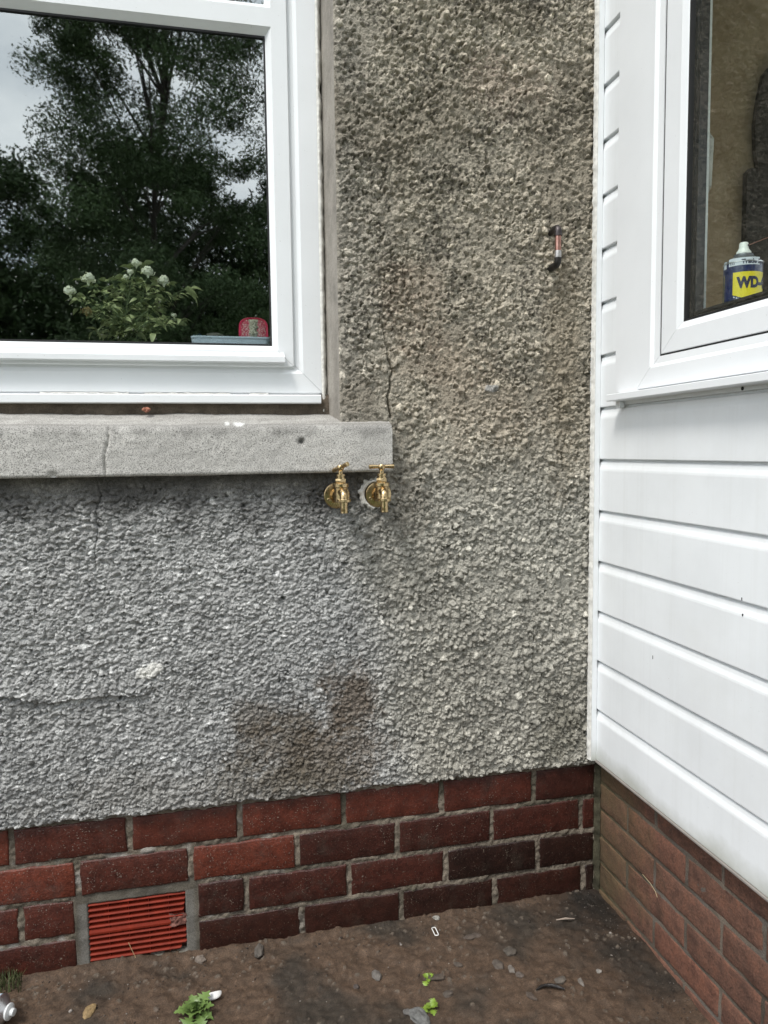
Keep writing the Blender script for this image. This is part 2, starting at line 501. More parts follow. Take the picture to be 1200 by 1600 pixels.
xs = np.concatenate([np.arange(-3.3, -1.75, 0.02), np.arange(-1.75, -1.346, 0.004), np.arange(-1.345, -0.0155, 0.0015)])
zs = np.concatenate([np.arange(0.240, 2.01, 0.0015), np.arange(2.012, 2.7, 0.0045), np.arange(2.7, 3.0, 0.02)])
X, Z = np.meshgrid(xs, zs)
Xw = X+0.0026*perlin(X, Z, 120, 70)+0.0011*perlin(X, Z, 330, 72); Zw = Z+0.0026*perlin(X, Z, 120, 71)+0.0011*perlin(X, Z, 330, 73)
lowleft = sstep(0.98, 0.90, Z)*sstep(-0.35, -0.62, X+0.10*fbm(X, Z, 3, 2, 60))       # smoother, flakier, greyer area
patch = fbm(X, Z, 6.5, 3, 11)
dens = np.clip(0.46+0.85*patch+0.5*perlin(X, Z, 28, 13), 0.07, 0.95)
dens = np.maximum(dens, lowleft*(0.62+0.5*patch))
bel = sstep(1.12, 0.84, Z+0.05*fbm(X, Z, 4, 3, 61))
dens = np.maximum(dens, (0.52+0.5*patch)*bel)
band = sstep(1.35, 1.15, Z)*sstep(-0.28, -0.5, X)*(Z > 1.0)                        # flatter patch beside the crack
dens = dens*(1-0.55*band)
hA, idA = chips(Xw, Zw, 0.0128, 1, dens*0.8, 0.0022, 0.0090, steep=2.5)
hB, idB = chips(Xw+0.37, Zw+0.11, 0.0066, 101, dens*0.85, 0.0014, 0.0052, steep=2.6)
hC, idC = chips(Xw+0.9, Zw+0.5, 0.0082, 201, lowleft*0.75, 0.0018, 0.0056, flat=1.25, steep=3.4)
relief = (1-0.52*lowleft)
ch = np.maximum(hA*relief, hB)
ch = np.maximum(ch, hC)
cid = np.where(hC*1.0 >= ch-1e-9, idC, np.where(hB >= ch-1e-9, idB, idA))
h = 0.004*fbm(X, Z, 4, 3, 80)+0.0016*fbm(X, Z, 40, 4, 81)+0.0011*perlin(X, Z, 230, 82)+0.0009*perlin(X, Z, 400, 83)+ch
# wavy ledge low on the left
led = np.interp(X, [p[0] for p in ledge], [p[1] for p in ledge])+0.003*perlin(X, Z, 60, 90)
up = sstep(-0.003, 0.002, Z-led)*np.exp(-np.clip(Z-led, 0, 1)/0.05)*(X < ledge[-1][0]+0.01*0)*sstep(ledge[-1][0]+0.02, ledge[-1][0]-0.05, X)
h += 0.010*up
# cracks
for cpts, wd, dp in ((crack1, 0.0023, 0.016), (crack2, 0.0012, 0.007)):
    jx = X+0.0012*perlin(X, Z, 190, 92)
    d = seg_dist(jx, Z, cpts)
    taper = sstep(cpts[0][1]+0.02, cpts[-1][1], Z) if cpts is crack1 else 1.0
    h = h-dp*np.exp(-(d/wd)**2)*(0.35+0.65*taper)
# trowelled blob
bx, bz = at_y(235, 1047, YR)[[0, 2]]
ux, uz = (X-bx)*0.94+(Z-bz)*0.34, -(X-bx)*0.34+(Z-bz)*0.94
blob = sstep(1.15, 0.85, np.hypot(ux/0.026, uz/0.0145)+0.25*perlin(X, Z, 90, 95))
h = h*(1-blob)+blob*(0.0075+0.0008*perlin(X, Z, 200, 96))
bx, bz = at_y(768, 607, YR)[[0, 2]]
smear = sstep(1.1, 0.8, np.hypot((X-bx)/0.016, (Z-bz)/0.008)+0.3*perlin(X, Z, 90, 97))
h = h*(1-0.7*smear)+smear*0.003
# calm strips: arris of the reveal, under the sill, corner
pit, _pi = chips(Xw+1.7, Zw+2.3, 0.0095, 301, 0.34*(1-0.6*lowleft), 0.002, 0.0062, steep=1.8)
h = h-pit*(ch < 0.0035)+0.0012*fbm(X, Z, 130, 2, 84)
h *= (1-0.6*sstep(0.02, 0.0, np.abs(X-XA))*(Z > SILL_T))
under = sstep(0.05, 0.0, SILL_B-Z)*(Z < SILL_B)*(X < SILL_R+0.01)
h *= 1-0.65*under
# edges
edge = 0.262+0.006*fbm(X, 0*X, 14, 3, 55)+0.003*perlin(X, Z, 90, 56)
off = sstep(0.0, 0.012, Z-edge)
Yv = YR-h*off+(1-off)*0.017
Yv = np.where((X > XA-0.02) & (X < XA+0.004) & (Z > SILL_T), Yv+0.004*sstep(XA+0.004, XA-0.002, X), Yv)
# colours
n1 = fbm(X, Z, 2.2, 4, 120); n2 = fbm(X, Z, 14, 3, 121)
beige = np.array([0.375, 0.338, 0.272]); greyw = np.array([0.352, 0.352, 0.344]); mid = np.array([0.365, 0.350, 0.305])
cc = beige*(1-bel[..., None])+mid*bel[..., None]
cc = cc*(1-lowleft[..., None])+greyw*lowleft[..., None]
gl = sstep(-0.45, -0.62, X)[..., None]*(Z > 1.06)[..., None]
cc = cc*(1-0.35*gl)+np.array([0.30, 0.29, 0.27])*0.35*gl
cc = cc*(1+0.16*n1+0.14*n2)[..., None]
cc = cc*(0.84-0.10*lowleft+(0.30+0.22*lowleft)*cid)[..., None]
cc = cc*np.where(cid > 0.955, 1.35, 1.0)[..., None]
# dark specks painted in for the shadow contrast between chips, thick in patches
chipshade = sstep(0.18, 0.42, fbm(X, Z, 120, 2, 160)+0.55*fbm(X, Z, 9, 3, 161)-0.12)*(1-0.5*lowleft)*(0.35+0.65*sstep(0.9, 1.3, Z))*0.72
cc = cc*(1-chipshade[..., None])+np.array([0.055, 0.049, 0.040])*chipshade[..., None]
# warm rusty clouding beside the crack
def blobm(px, py, rx, rz, s):
    a = at_y(px, py, YR); return sstep(1.25, 0.35, np.hypot((X-a[0])/rx, (Z-a[2])/rz)+0.38*fbm(X, Z, 12, 3, s)+0.22*fbm(X, Z, 75, 2, s+5)+0.25*(cid-0.5))
for (px, py, rx, rz, col, k) in ((640, 470, .09, .09, (0.30, 0.23, 0.17), .35), (760, 640, .13, .10, (0.29, 0.23, 0.17), .3),
                                 (880, 560, .05, .30, (0.26, 0.215, 0.15), .4), (690, 560, .10, .06, (0.29, .22, .16), .3),
                                 (790, 130, .12, .06, (0.30, .22, .17), .3), (560, 620, .05, .05, (0.18, .155, .12), .5)):
    m = (blobm(px, py, rx, rz, 130+px)*k)[..., None]; cc = cc*(1-m)+np.array(col)*m
# old damp patches, brown
for (px, py, rx, rz, col, k) in ((880, 1150, .08, .06, (0.17, .16, .125), .5), (640, 800, .07, .06, (0.20, .18, .145), .5), (545, 1090, .058, .085, (0.112, 0.082, 0.056), .8), (520, 1180, .105, .080, (0.125, 0.095, 0.066), .72), (400, 1120, .045, .045, (0.12, 0.095, 0.068), .55),
                                 (435, 1170, .10, .075, (0.11, 0.088, 0.063), .75), (440, 1225, .16, .050, (0.13, .112, .085), .6), (250, 1240, .20, .05, (0.22, .205, .18), .4),
                                 (880, 1100, .07, .09, (0.15, .14, .11), .35)):
    m = (blobm(px, py, rx*1.12, rz*1.12, 230+px)*k)[..., None]; cc = cc*(1-m)+np.array(col)*m
# dark band under the sill, its shade painted in along with dirt
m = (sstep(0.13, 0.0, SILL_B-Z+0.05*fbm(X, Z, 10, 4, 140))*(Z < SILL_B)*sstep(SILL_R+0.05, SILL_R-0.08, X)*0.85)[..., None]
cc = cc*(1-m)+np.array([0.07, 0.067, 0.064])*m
m = (sstep(0.5, 0.9, 0.5+fbm(X, Z, 5, 4, 150))*0.45*(Z > 1.5))[..., None]
cc = cc*(1-m)+np.array([0.19, 0.165, 0.125])*m
cc = cc*(1-blob[..., None])+np.array([0.66, 0.65, 0.61])*blob[..., None]
cc = cc*(1-0.6*smear[..., None])+np.array([0.34, 0.35, 0.36])*0.6*smear[..., None]
bot = (sstep(0.02, 0.0, Z-edge)*0.35)[..., None]
cc = cc*(1-bot)+np.array([0.42, 0.41, 0.38])*bot
ny, nx = X.shape
idx = np.arange(nx*ny).reshape(ny, nx)
Xc = (X[:-1, :-1]+X[1:, 1:])/2; Zc = (Z[:-1, :-1]+Z[1:, 1:])/2
WT, WL = 2.42, -2.45              # window opening top and left
keep = ~((Xc < XA) & (Xc > WL) & (Zc > SILL_T-0.02) & (Zc < WT))
keep &= ~((Zc < (edge[:-1, :-1]-0.004)))
F = np.stack([idx[:-1, :-1], idx[:-1, 1:], idx[1:, 1:], idx[1:, :-1]], -1)[keep]
used = np.zeros(nx*ny, bool); used[F.ravel()] = True
remap = np.cumsum(used)-1
V = np.stack([X.ravel(), Yv.ravel(), Z.ravel()], 1)[used]
me = np_mesh('roughcast', V, remap[F], True, np.clip(cc.reshape(-1, 3)[used], 0.02, 0.8))
link('roughcast', me, M_rough, house)

# smooth cement reveal on the right of the window (splayed), with ragged paint edge
def sheet(name, P, mat, parent, colfn=None, smooth=True, **k):
    ny, nx = P.shape[:2]
    idx = np.arange(nx*ny).reshape(ny, nx)
    F = np.stack([idx[:-1, :-1].ravel(), idx[:-1, 1:].ravel(), idx[1:, 1:].ravel(), idx[1:, :-1].ravel()], 1)
    cols = None if colfn is None else np.clip(colfn(P).reshape(-1, 3), 0.01, 0.9)
    return link(name, np_mesh(name, P.reshape(-1, 3), F, smooth, cols), mat, parent, **k)
XF = -0.6315                     # right edge of the window frame
a = np.linspace(0, 1, 26); b = np.arange(SILL_T-0.01, WT, 0.004)
A, B = np.meshgrid(a, b)
n = 0.0014*fbm(A*0.09, B, 30, 4, 300)+0.0007*perlin(A*0.09, B, 160, 301)
wob = 0.0022*fbm(A*0, B, 22, 3, 305)
P = np.stack([XA+0.003+(XF+0.004-XA)*A+n*0.6+wob*(A < 0.1), YR+0.003+(0.082-YR)*A-n, B], -1)
def ccol(P):
    t = fbm(P[..., 2], P[..., 1]*3, 9, 4, 310)
    return np.array([0.27, 0.25, 0.222])*(1+0.25*t+0.15*perlin(P[..., 2], P[..., 1], 120, 311))[..., None]
sheet('window_reveal', P[:, ::-1], M_cement, house, ccol)
# left reveal and head of the opening (outside the picture, close the wall)
mb = MB()
mb.box((WL-0.02, YR, SILL_T-0.1), (WL, 0.13, WT+0.02)).box((WL, YR, WT), (XA, 0.13, WT+0.02))
mb.build('opening_surround', simple('plain_cement', (0.3, 0.28, 0.24), 0.9), house)

# ---- sill
def resample(pts, step):
    o = [np.array(pts[0], float)]
    for p, q in zip(pts[:-1], pts[1:]):
        p = np.array(p, float); q = np.array(q, float); k = max(1, int(np.linalg.norm(q-p)/step))
        for i in range(1, k+1): o.append(p+(q-p)*i/k)
    return np.array(o)
YS = -0.046
prof = resample([(0.02, SILL_B+0.004), (YS+0.004, SILL_B), (YS, SILL_B+0.004), (YS, SILL_T-0.012), (YS+0.003, SILL_T-0.004), (YS+0.010, SILL_T), (0.10, 1.100)], 0.003)
sx = np.concatenate([np.arange(-2.7, -1.34, 0.05), np.arange(-1.34, SILL_R+0.001, 0.003)])
A, T = np.meshgrid(np.arange(len(prof)), sx, indexing='ij')
PY, PZ = prof[A, 0], prof[A, 1]
s_ = A*0.003
n = 0.0007*fbm(T, s_, 60, 4, 400)+0.0015*fbm(T, s_, 6, 3, 401)
crs = [tuple(q) for q in onw([(165, 655), (170, 672), (169, 690), (164, 708), (163, 725), (165, 748)], YS)]
onface = (PY <= YS+0.006)
d = seg_dist(T+0.0008*perlin(T, s_, 200, 402), PZ, crs)
n = n-0.006*np.exp(-(d/0.0016)**2)*onface
px_, pz_ = at_y(471, 690, YS)[[0, 2]]
pit = np.exp(-(np.hypot(T-px_, PZ-pz_)/0.0055)**2)*onface
n = n-0.010*pit
px2, pz2 = at_y(83, 743, YS)[[0, 2]]
n = n-0.007*np.exp(-(np.hypot((T-px2)/1.6, PZ-pz2)/0.006)**2)*onface
topf = sstep(YS+0.006, YS+0.02, PY)
P = np.stack([T, PY-n*(1-topf), PZ+n*topf+0.002*fbm(T, s_, 8, 2, 405)*topf], -1)
def scol(P):
    x, y, z = P[..., 0], P[..., 1], P[..., 2]
    t = fbm(x, z, 5, 4, 410)
    c = np.array([0.465, 0.452, 0.425])*(1+0.14*t+0.18*perlin(x, z+y, 240, 411))[..., None]
    drip = sstep(0.024, 0.004, SILL_T-z+0.012*fbm(x, z*0.2, 22, 4, 412))*(y < YS+0.02)*0.58
    c = c*(1-drip[..., None])+np.array([0.17, 0.165, 0.155])*drip[..., None]
    tp = sstep(YS+0.008, YS+0.016, y)*(0.50+0.3*fbm(x, y*3, 12, 3, 414))
    c = c*(1-tp[..., None])+np.array([0.25, 0.24, 0.22])*tp[..., None]
    lb = sstep(0.02, 0.0, z-SILL_B+0.008*perlin(x, z, 40, 415))*0.12
    c = c*(1+lb[..., None])
    pt = np.exp(-(np.hypot(x-px_, z-pz_)/0.0075)**2)*(y < 0)
    c = c*(1-0.72*pt[..., None])
    for (qx, qy, rx, rz) in ((374, 662, .012, .005), (355, 661, .006, .004)):
        qq = at_y(qx, qy, YS); bl = sstep(1.2, .7, np.hypot((x-qq[0])/rx, (z-qq[2])/rz)+.4*perlin(x, z, 150, 417))
        c = c*(1-bl[..., None])+np.array([.62, .62, .6])*bl[..., None]
    return c
m, nn, ll, bs = mat_new('stone_sill_concrete')
va = nn.new('ShaderNodeVertexColor'); va.layer_name = 'Col'
f = add_noise(nn, ll, 520, 2, 0.5)
c = mixc(nn, ll, 1.0, va.outputs['Color'], ramp(nn, ll, f, [(0.36, (0.40,)*3), (0.46, (0.92,)*3), (0.62, (1.18,)*3)]), 'MULTIPLY')
ll.new(c, bs.inputs['Base Color']); bs.inputs['Roughness'].default_value = 0.92; bs.inputs['Specular IOR Level'].default_value = 0.2
bump(nn, ll, bs, f, 0.0006)
M_sill = m
sill = sheet('window_sill', P, M_sill, house, scol)
mb = MB(); mb.add([(SILL_R, p[0], p[1]) for p in prof]+[(SILL_R, 0.10, SILL_B+0.004)], [tuple(range(len(prof)+1))])
me = mb.mesh('sill_end'); ca = me.color_attributes.new('Col', 'FLOAT_COLOR', 'POINT')
ca.data.foreach_set('color', np.tile([0.36, 0.35, 0.33, 1.0], len(me.vertices)))
link('sill_end', me, M_sill, sill)

# ---- mortar bed below the plastic cill
A, B = np.meshgrid(np.arange(-2.45, -0.60, 0.004), np.arange(1.085, 1.135, 0.003))
P = np.stack([A, 0.066+0.003*fbm(A, B, 50, 4, 450), B], -1)
sheet('bedding_mortar', P, M_mortar, house, lambda P: np.array([0.11, 0.09, 0.07])*(1+0.4*fbm(P[..., 0], P[..., 2], 20, 4, 452))[..., None])

# ---- brickwork of the house
def brick_mesh(name, w_, h_, dep, seed, rough=0.0009, edge=0.004, jag=0.0026):
    """front face spans (0..w, 0..h) in (u, v); d is depth behind the face"""
    us = np.concatenate([[0, edge*0.35, edge], np.linspace(edge, w_-edge, 9)[1:-1], [w_-edge, w_-edge*0.35, w_]])
    vs = np.concatenate([[0, edge*0.35, edge], np.linspace(edge, h_-edge, 4)[1:-1], [h_-edge, h_-edge*0.35, h_]])
    U, Vv = np.meshgrid(us, vs)
    e = np.minimum(np.minimum(U, w_-U), np.minimum(Vv, h_-Vv))
    D = np.where(e <= 1e-9, dep, edge*0.55*(1-np.clip(e/edge, 0, 1))**1.5)
    j = perlin(U+seed*3.1, Vv, 34, seed); k = perlin(U, Vv+seed*1.7, 34, seed+9)
    fr = e > 1e-9
    o = (e < edge*1.01)
    U2 = U+j*jag*o*(np.minimum(U, w_-U) < edge*1.01); V2 = Vv+k*jag*o*(np.minimum(Vv, h_-Vv) < edge*1.01)
    D = D+fr*rough*perlin(U+seed, Vv, 45, seed+3)*1.2
    return U2, V2, D
PZ_BED, PH = 0.1828, 0.0827
def house_brick(x0, x1, course, mat, seed):
    j = 0.0045
    zc = PZ_BED+PH*0.5-(course-1)*PH
    z0, z1 = zc-PH/2+j, zc+PH/2-j
    U, Vv, D = brick_mesh('brick', x1-x0-0.010, z1-z0, 0.03, seed)
    r = random.Random(seed)
    py = r.uniform(-0.0015, 0.001); tl = r.uniform(-0.006, 0.006)
    P = np.stack([x0+0.005+U, py+D+0*U, z0+Vv+tl*(U-0.1)], -1)
    return sheet('brick', P, mat, house)
perps = {1: [-0.1642+0.225*k for k in range(-7, 1)]+[-0.004], 2: [-0.2686+0.225*k for k in range(-7, 2)]+[-0.004],
         3: [-0.1547+0.225*k for k in range(-7, 1)]+[-0.004], 4: [-0.0355+0.225*k for k in range(-7, 1)]+[-0.004],
         5: [-0.1547+0.225*k for k in range(-7, 1)]+[-0.004]}
AB = (-1.1525, -0.957)            # air brick between these
sd = 500
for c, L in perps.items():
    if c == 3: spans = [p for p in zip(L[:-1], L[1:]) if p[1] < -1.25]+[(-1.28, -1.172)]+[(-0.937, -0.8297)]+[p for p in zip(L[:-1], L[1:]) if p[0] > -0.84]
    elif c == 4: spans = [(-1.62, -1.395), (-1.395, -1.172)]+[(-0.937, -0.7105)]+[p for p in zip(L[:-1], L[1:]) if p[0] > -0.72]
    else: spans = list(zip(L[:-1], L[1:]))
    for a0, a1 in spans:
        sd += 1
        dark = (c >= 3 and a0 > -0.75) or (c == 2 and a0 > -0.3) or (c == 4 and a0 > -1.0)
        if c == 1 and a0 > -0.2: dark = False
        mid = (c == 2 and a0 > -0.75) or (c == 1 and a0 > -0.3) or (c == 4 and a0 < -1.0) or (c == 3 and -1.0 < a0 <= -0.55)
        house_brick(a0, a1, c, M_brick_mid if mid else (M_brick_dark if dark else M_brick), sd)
A, B = np.meshgrid(np.concatenate([np.arange(-3.3, -1.36, 0.02), np.arange(-1.36, 0.012, 0.0028)]), np.arange(-0.16, 0.31, 0.0028))
n = fbm(A, B, 30, 4, 600)
dj = np.abs(((B-PZ_BED)/PH+0.5) % 1.0-0.5)*PH
crs_ = np.clip(np.floor((PZ_BED+PH-B)/PH)+1, 1, 5).astype(int)
for c_, L_ in perps.items():
    m_ = crs_ == c_
    dp_ = np.min(np.abs(A[m_][:, None]-np.array(L_)[None]), axis=1)
    dj[m_] = np.minimum(dj[m_], dp_)
n3 = perlin(A, B, 95, 606)
Yv = 0.0034-0.0012*n-0.0010*perlin(A, B, 150, 604)-np.clip(0.35+n+0.7*n3, -0.3, 2)*0.0032*np.exp(-(dj/0.0085)**2)
# smooth pale cement around the air brick
ab = sstep(0.0, 0.012, A+1.185)*sstep(0.0, 0.012, -0.922-A)*sstep(0.118, 0.108, B)
ab *= (A > -1.19)
Yv = Yv*(1-ab)+ab*(0.002+0.0016*fbm(A, B, 25, 3, 610))
hole = (A > AB[0]+0.002) & (A < AB[1]-0.002) & (B < 0.081) & (B > -0.05)
Yv = np.where(hole, 0.035, Yv)
def mcol(P):
    x, z = P[..., 0], P[..., 2]
    c = np.array([0.165, 0.14, 0.11])*(1+0.35*fbm(x, z, 9, 4, 620)+0.25*perlin(x, z, 130, 621))[..., None]
    k = sstep(0.1, 0.5, fbm(x, z, 16, 3, 625))[..., None]*0.5*sstep(-0.5, -1.0, x)[..., None]
    c = c*(1-k)+np.array([0.34, 0.33, 0.31])*k
    g = sstep(0.15, 0.6, fbm(x, z, 7, 3, 627))[..., None]*0.55
    c = c*(1-g)+np.array([0.055, 0.053, 0.036])*g
    a_ = ab[..., None]*0.85
    c = c*(1-a_)+np.array([0.095, 0.086, 0.070])*(1+0.4*fbm(x, z, 20, 4, 628))[..., None]*a_
    rim = (ab*sstep(0.018, 0.006, np.minimum(np.abs(x-AB[0]+0.006), np.abs(x-AB[1]-0.006)))*(z < 0.085))[..., None]*0.5
    return c*(1-rim)+np.array([0.20, 0.195, 0.18])*rim
sheet('mortar', np.stack([A, Yv, B], -1), M_mortar, house, mcol)

# ---- air brick: clay louvre
m, nn, ll, bs = mat_new('red_clay_louvre')
f = add_noise(nn, ll, 45, 4, 0.6)
ll.new(ramp(nn, ll, f, [(0.3, (0.145, 0.0165, 0.0075)), (0.7, (0.215, 0.024, 0.010))]), bs.inputs['Base Color'])
bs.inputs['Roughness'].default_value = 0.6; bs.inputs['Specular IOR Level'].default_value = 0.2
M_air = m
mb = MB()
ax0, ax1 = AB
def abtop(x): return 0.0885-0.0105*(x-ax0)/(ax1-ax0)+0.0
mb.box((ax0, 0.016, -0.044), (ax1, 0.030, 0.080))
air = mb.build('air_brick', simple('dark_clay', (0.07, 0.012, 0.008), 0.7), house, label='bright red louvred air brick')
rows = 11
for r in range(rows):
    z = 0.0805-r*0.01195
    thick = 0.0030 if r != 5 else 0.0078
    zc = z-0.001
    xr = ax1-0.001-(0.004 if r in (2, 3, 4) else 0)-(0.030 if r in (5, 6) else 0)-(0.012 if r == 10 else 0)
    mb = MB()
    k = random.Random(r)
    poly = [(0.016, zc+thick+0.001), (0.004, zc+thick*0.5+0.0003), (0.0015, zc-thick*0.1), (0.0018, zc-thick*0.6), (0.005, zc-thick*0.75), (0.016, zc-thick*0.2)]
    e = k.uniform(-0.0012, 0.0012)
    mb.prism(poly, lambda y, zz: (ax0+0.001, y, zz), lambda y, zz: (xr+(0.002 if zz > zc else -0.001)+e, y, zz))
    mb.build('slat', M_air, air)
for q in range(1, 5):
    x = ax0+(ax1-ax0)*q*0.205
    MB().box((x-0.0007, 0.0040, -0.046), (x+0.0007, 0.018, 0.0835)).build('divider', M_air, air)
A, B = np.meshgrid(np.linspace(ax1-0.034, ax1+0.001, 18), np.linspace(0.010, 0.037, 14))
sheet('mortar_smear', np.stack([A+0.004*perlin(A, B, 60, 640), 0.0035-0.003*fbm(A, B, 70, 3, 641)-0.0015, B+0.003*perlin(A, B, 50, 643)], -1), M_mortar, air,
      lambda P: np.array([0.16, 0.075, 0.06])*(1+0.9*fbm(P[..., 0], P[..., 2], 120, 3, 642))[..., None])

# ------------------------------------------------------------------ window frames
def ring(mb, umin, umax, vmin, vmax, prof, conv, gap=0.0004, sides='LRBT'):
    """mitred frame bars; prof = [(inset, depth toward the viewer)], conv(u, v, d) -> world"""
    def pt(cu, cv, ins, du, dv):   # corner point moved in
        return (cu+du*ins, cv+dv*ins)
    C = {'BL': (umin, vmin, 1, 1), 'BR': (umax, vmin, -1, 1), 'TR': (umax, vmax, -1, -1), 'TL': (umin, vmax, 1, -1)}
    sd_ = {'B': ('BL', 'BR', (1, 0)), 'R': ('BR', 'TR', (0, 1)), 'T': ('TR', 'TL', (-1, 0)), 'L': ('TL', 'BL', (0, -1))}
    for s in sides:
        a_, b_, (gu, gv) = sd_[s]
        V = []
        for cn, sg in ((a_, 1), (b_, -1)):
            cu, cv, du, dv = C[cn]
            for ins, d in prof:
                u, v = cu+du*ins, cv+dv*ins
                V.append(conv(u+gu*gap*sg, v+gv*gap*sg, d))
        n = len(prof)
        F = [(i, (i+1) % n, n+(i+1) % n, n+i) for i in range(n)]+[tuple(range(n-1, -1, -1)), tuple(range(n, 2*n))]
        mb.add(V, F)
    return mb
cy = lambda yb: (lambda u, v, d: (u, yb-d, v))
YB = 0.104                       # back of the frames
win = MB()
ring(win, -2.42, XF, 1.134, 2.40, [(0, 0), (0, 0.030), (0.003, 0.034), (0.044, 0.034), (0.052, 0.029), (0.0625, 0.029), (0.0625, 0)], cy(YB))
win = win.build('window', M_upvc, house, label='white plastic casement window with rose and tray behind the pane')
sm = MB()
SR = XF-0.0632
ring(sm, -1.60, SR, 1.1915, 2.335, [(0, 0), (0, 0.034), (0.002, 0.036), (0.034, 0.036), (0.046, 0.022), (0.046, 0)], cy(YB))
sm.build('sash', M_upvc, win)
s2 = MB()
ring(s2, -2.35, -1.602, 1.1915, 2.335, [(0, 0), (0, 0.034), (0.002, 0.036), (0.034, 0.036), (0.046, 0.022), (0.046, 0)], cy(YB))
s2.build('sash', M_upvc, win)
GR = SR-0.046
mr = MB()
mr.prism([(YB-0.004, 1.876), (YB-0.022, 1.876), (YB-0.036, 1.889), (YB-0.036, 1.926), (YB-0.024, 1.938), (YB-0.004, 1.938)],
         lambda y, z: (-1.552, y, z), lambda y, z: (GR+0.012, y, z))
mr.build('glazing_bar', M_upvc, win)
dl = MB()
dl.prism([(YB-0.0362, 1.2215), (YB-0.048, 1.214), (YB-0.060, 1.210), (YB-0.060, 1.1995), (YB-0.0575, 1.1985), (YB-0.0362, 1.1985)],
         lambda y, z: (-1.59, y, z), lambda y, z: (-0.7165, y, z))
dl.build('drip_lip', M_upvc, win)
ci = MB()
ci.prism([(YB, 1.1315), (YB-0.052, 1.1315), (YB-0.056, 1.129), (YB-0.056, 1.1145), (YB-0.053, 1.1125), (YB, 1.1125)],
         lambda y, z: (-2.42, y, z), lambda y, z: (-0.6405, y, z))
ci.build('plastic_cill', M_upvc, win)
gk = MB()
ring(gk, -1.552, GR, 1.2385, 1.875, [(-0.001, 0.012), (-0.001, 0.0225), (0.003, 0.0225), (0.003, 0.012)], cy(YB))
gk.build('gasket', M_black, win)
MB().box((-1.551, YB-0.018, 1.2390), (GR-0.001, YB-0.014, 1.8755)).build('pane', M_glass, win)
MB().box((-1.551, YB-0.018, 1.939), (GR-0.001, YB-0.014, 2.288)).build('pane', M_glass, win)
MB().box((-2.30, YB-0.018, 1.245), (-1.65, YB-0.014, 2.288)).build('pane', M_glass, win)
# ragged white sealant down the right of the frame
zb = np.arange(1.085, 2.42, 0.004)
a = np.linspace(0, 1, 7)
A, B = np.meshgrid(a, zb)
gaps = sstep(0.62, 0.75, perlin(B*0+3.3, B, 11, 702)+0.5*0)
wd = 0.0135+0.0030*fbm(B*0, B, 34, 3, 700)-0.006*gaps
P = np.stack([XF-0.0045+A*wd, YB-0.0350-0.0045*np.sin(A*math.pi)-0.001*perlin(A*0.01, B, 120, 701)+0.012*A*A, B], -1)
sheet('sealant_bead', P, M_seal, win)
# thin white smears of sealant between frame and cill
for (x0, x1) in ((60, 200), (225, 330), (330, 360), (390, 420)):
    xa, xb = at_y(x0, 612, YB-0.05)[0], at_y(x1, 612, YB-0.05)[0]
    T = np.linspace(xa, xb, 30)
    A, B = np.meshgrid(T, np.linspace(0, 1, 4))
    P = np.stack([A, YB-0.0355-0.004*np.sin(B*3.14)+0.001*perlin(A, B*0.01, 80, 710), 1.1318+(0.0035+0.0016*perlin(A, A*0, 70, x0))*B], -1)
    sheet('sealant_smear', P, M_seal, win)

# room behind the window
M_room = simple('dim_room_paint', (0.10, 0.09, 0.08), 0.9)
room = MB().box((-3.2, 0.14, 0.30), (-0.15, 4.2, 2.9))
bm_me = room.mesh('room_shell')
# remove the face towards the window (y = 0.14)
import bmesh
bm = bmesh.new(); bm.from_mesh(bm_me)
for f_ in [f_ for f_ in bm.faces if all(abs(v.co.y-0.14) < 1e-5 for v in f_.verts)]: bm.faces.remove(f_)
bm.to_mesh(bm_me); bm.free()
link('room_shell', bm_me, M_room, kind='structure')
MB().box((-2.42, 0.106, 1.186), (-0.60, 0.34, 1.208)).build('window_board', simple('window_board_paint', (0.35, 0.34, 0.32), 0.5), house)
mb = MB()
mb.box((-3.3, 0.03, 0.25), (-3.2, 0.14, 3.0)).box((XA, 0.03, 0.29), (0.0, 0.14, 3.0)).box((-3.2, 0.03, 0.25), (XA, 0.105, 0.95)).box((-3.2, 0.03, WT), (XA, 0.14, 3.0)).box((-3.2, 0.03, 0.95), (WL-0.02, 0.14, WT)).box((WL-0.02, 0.105, 0.90), (XA, 0.14, 1.184))
mb.build('inner_leaf', simple('block_wall', (0.25, 0.24, 0.22), 0.9), house)

# ------------------------------------------------------------------ SIDE WALL (clad extension)
ext = empty('clad_extension_wall', (0.05, -0.9, -0.1), label='white plastic clad side wall on orange bricks, with a black-edged window, right of the corner', cat='wall')
XP = -0.0233
GP, GZ = 0.1154, 1.3264
YE = -1.9
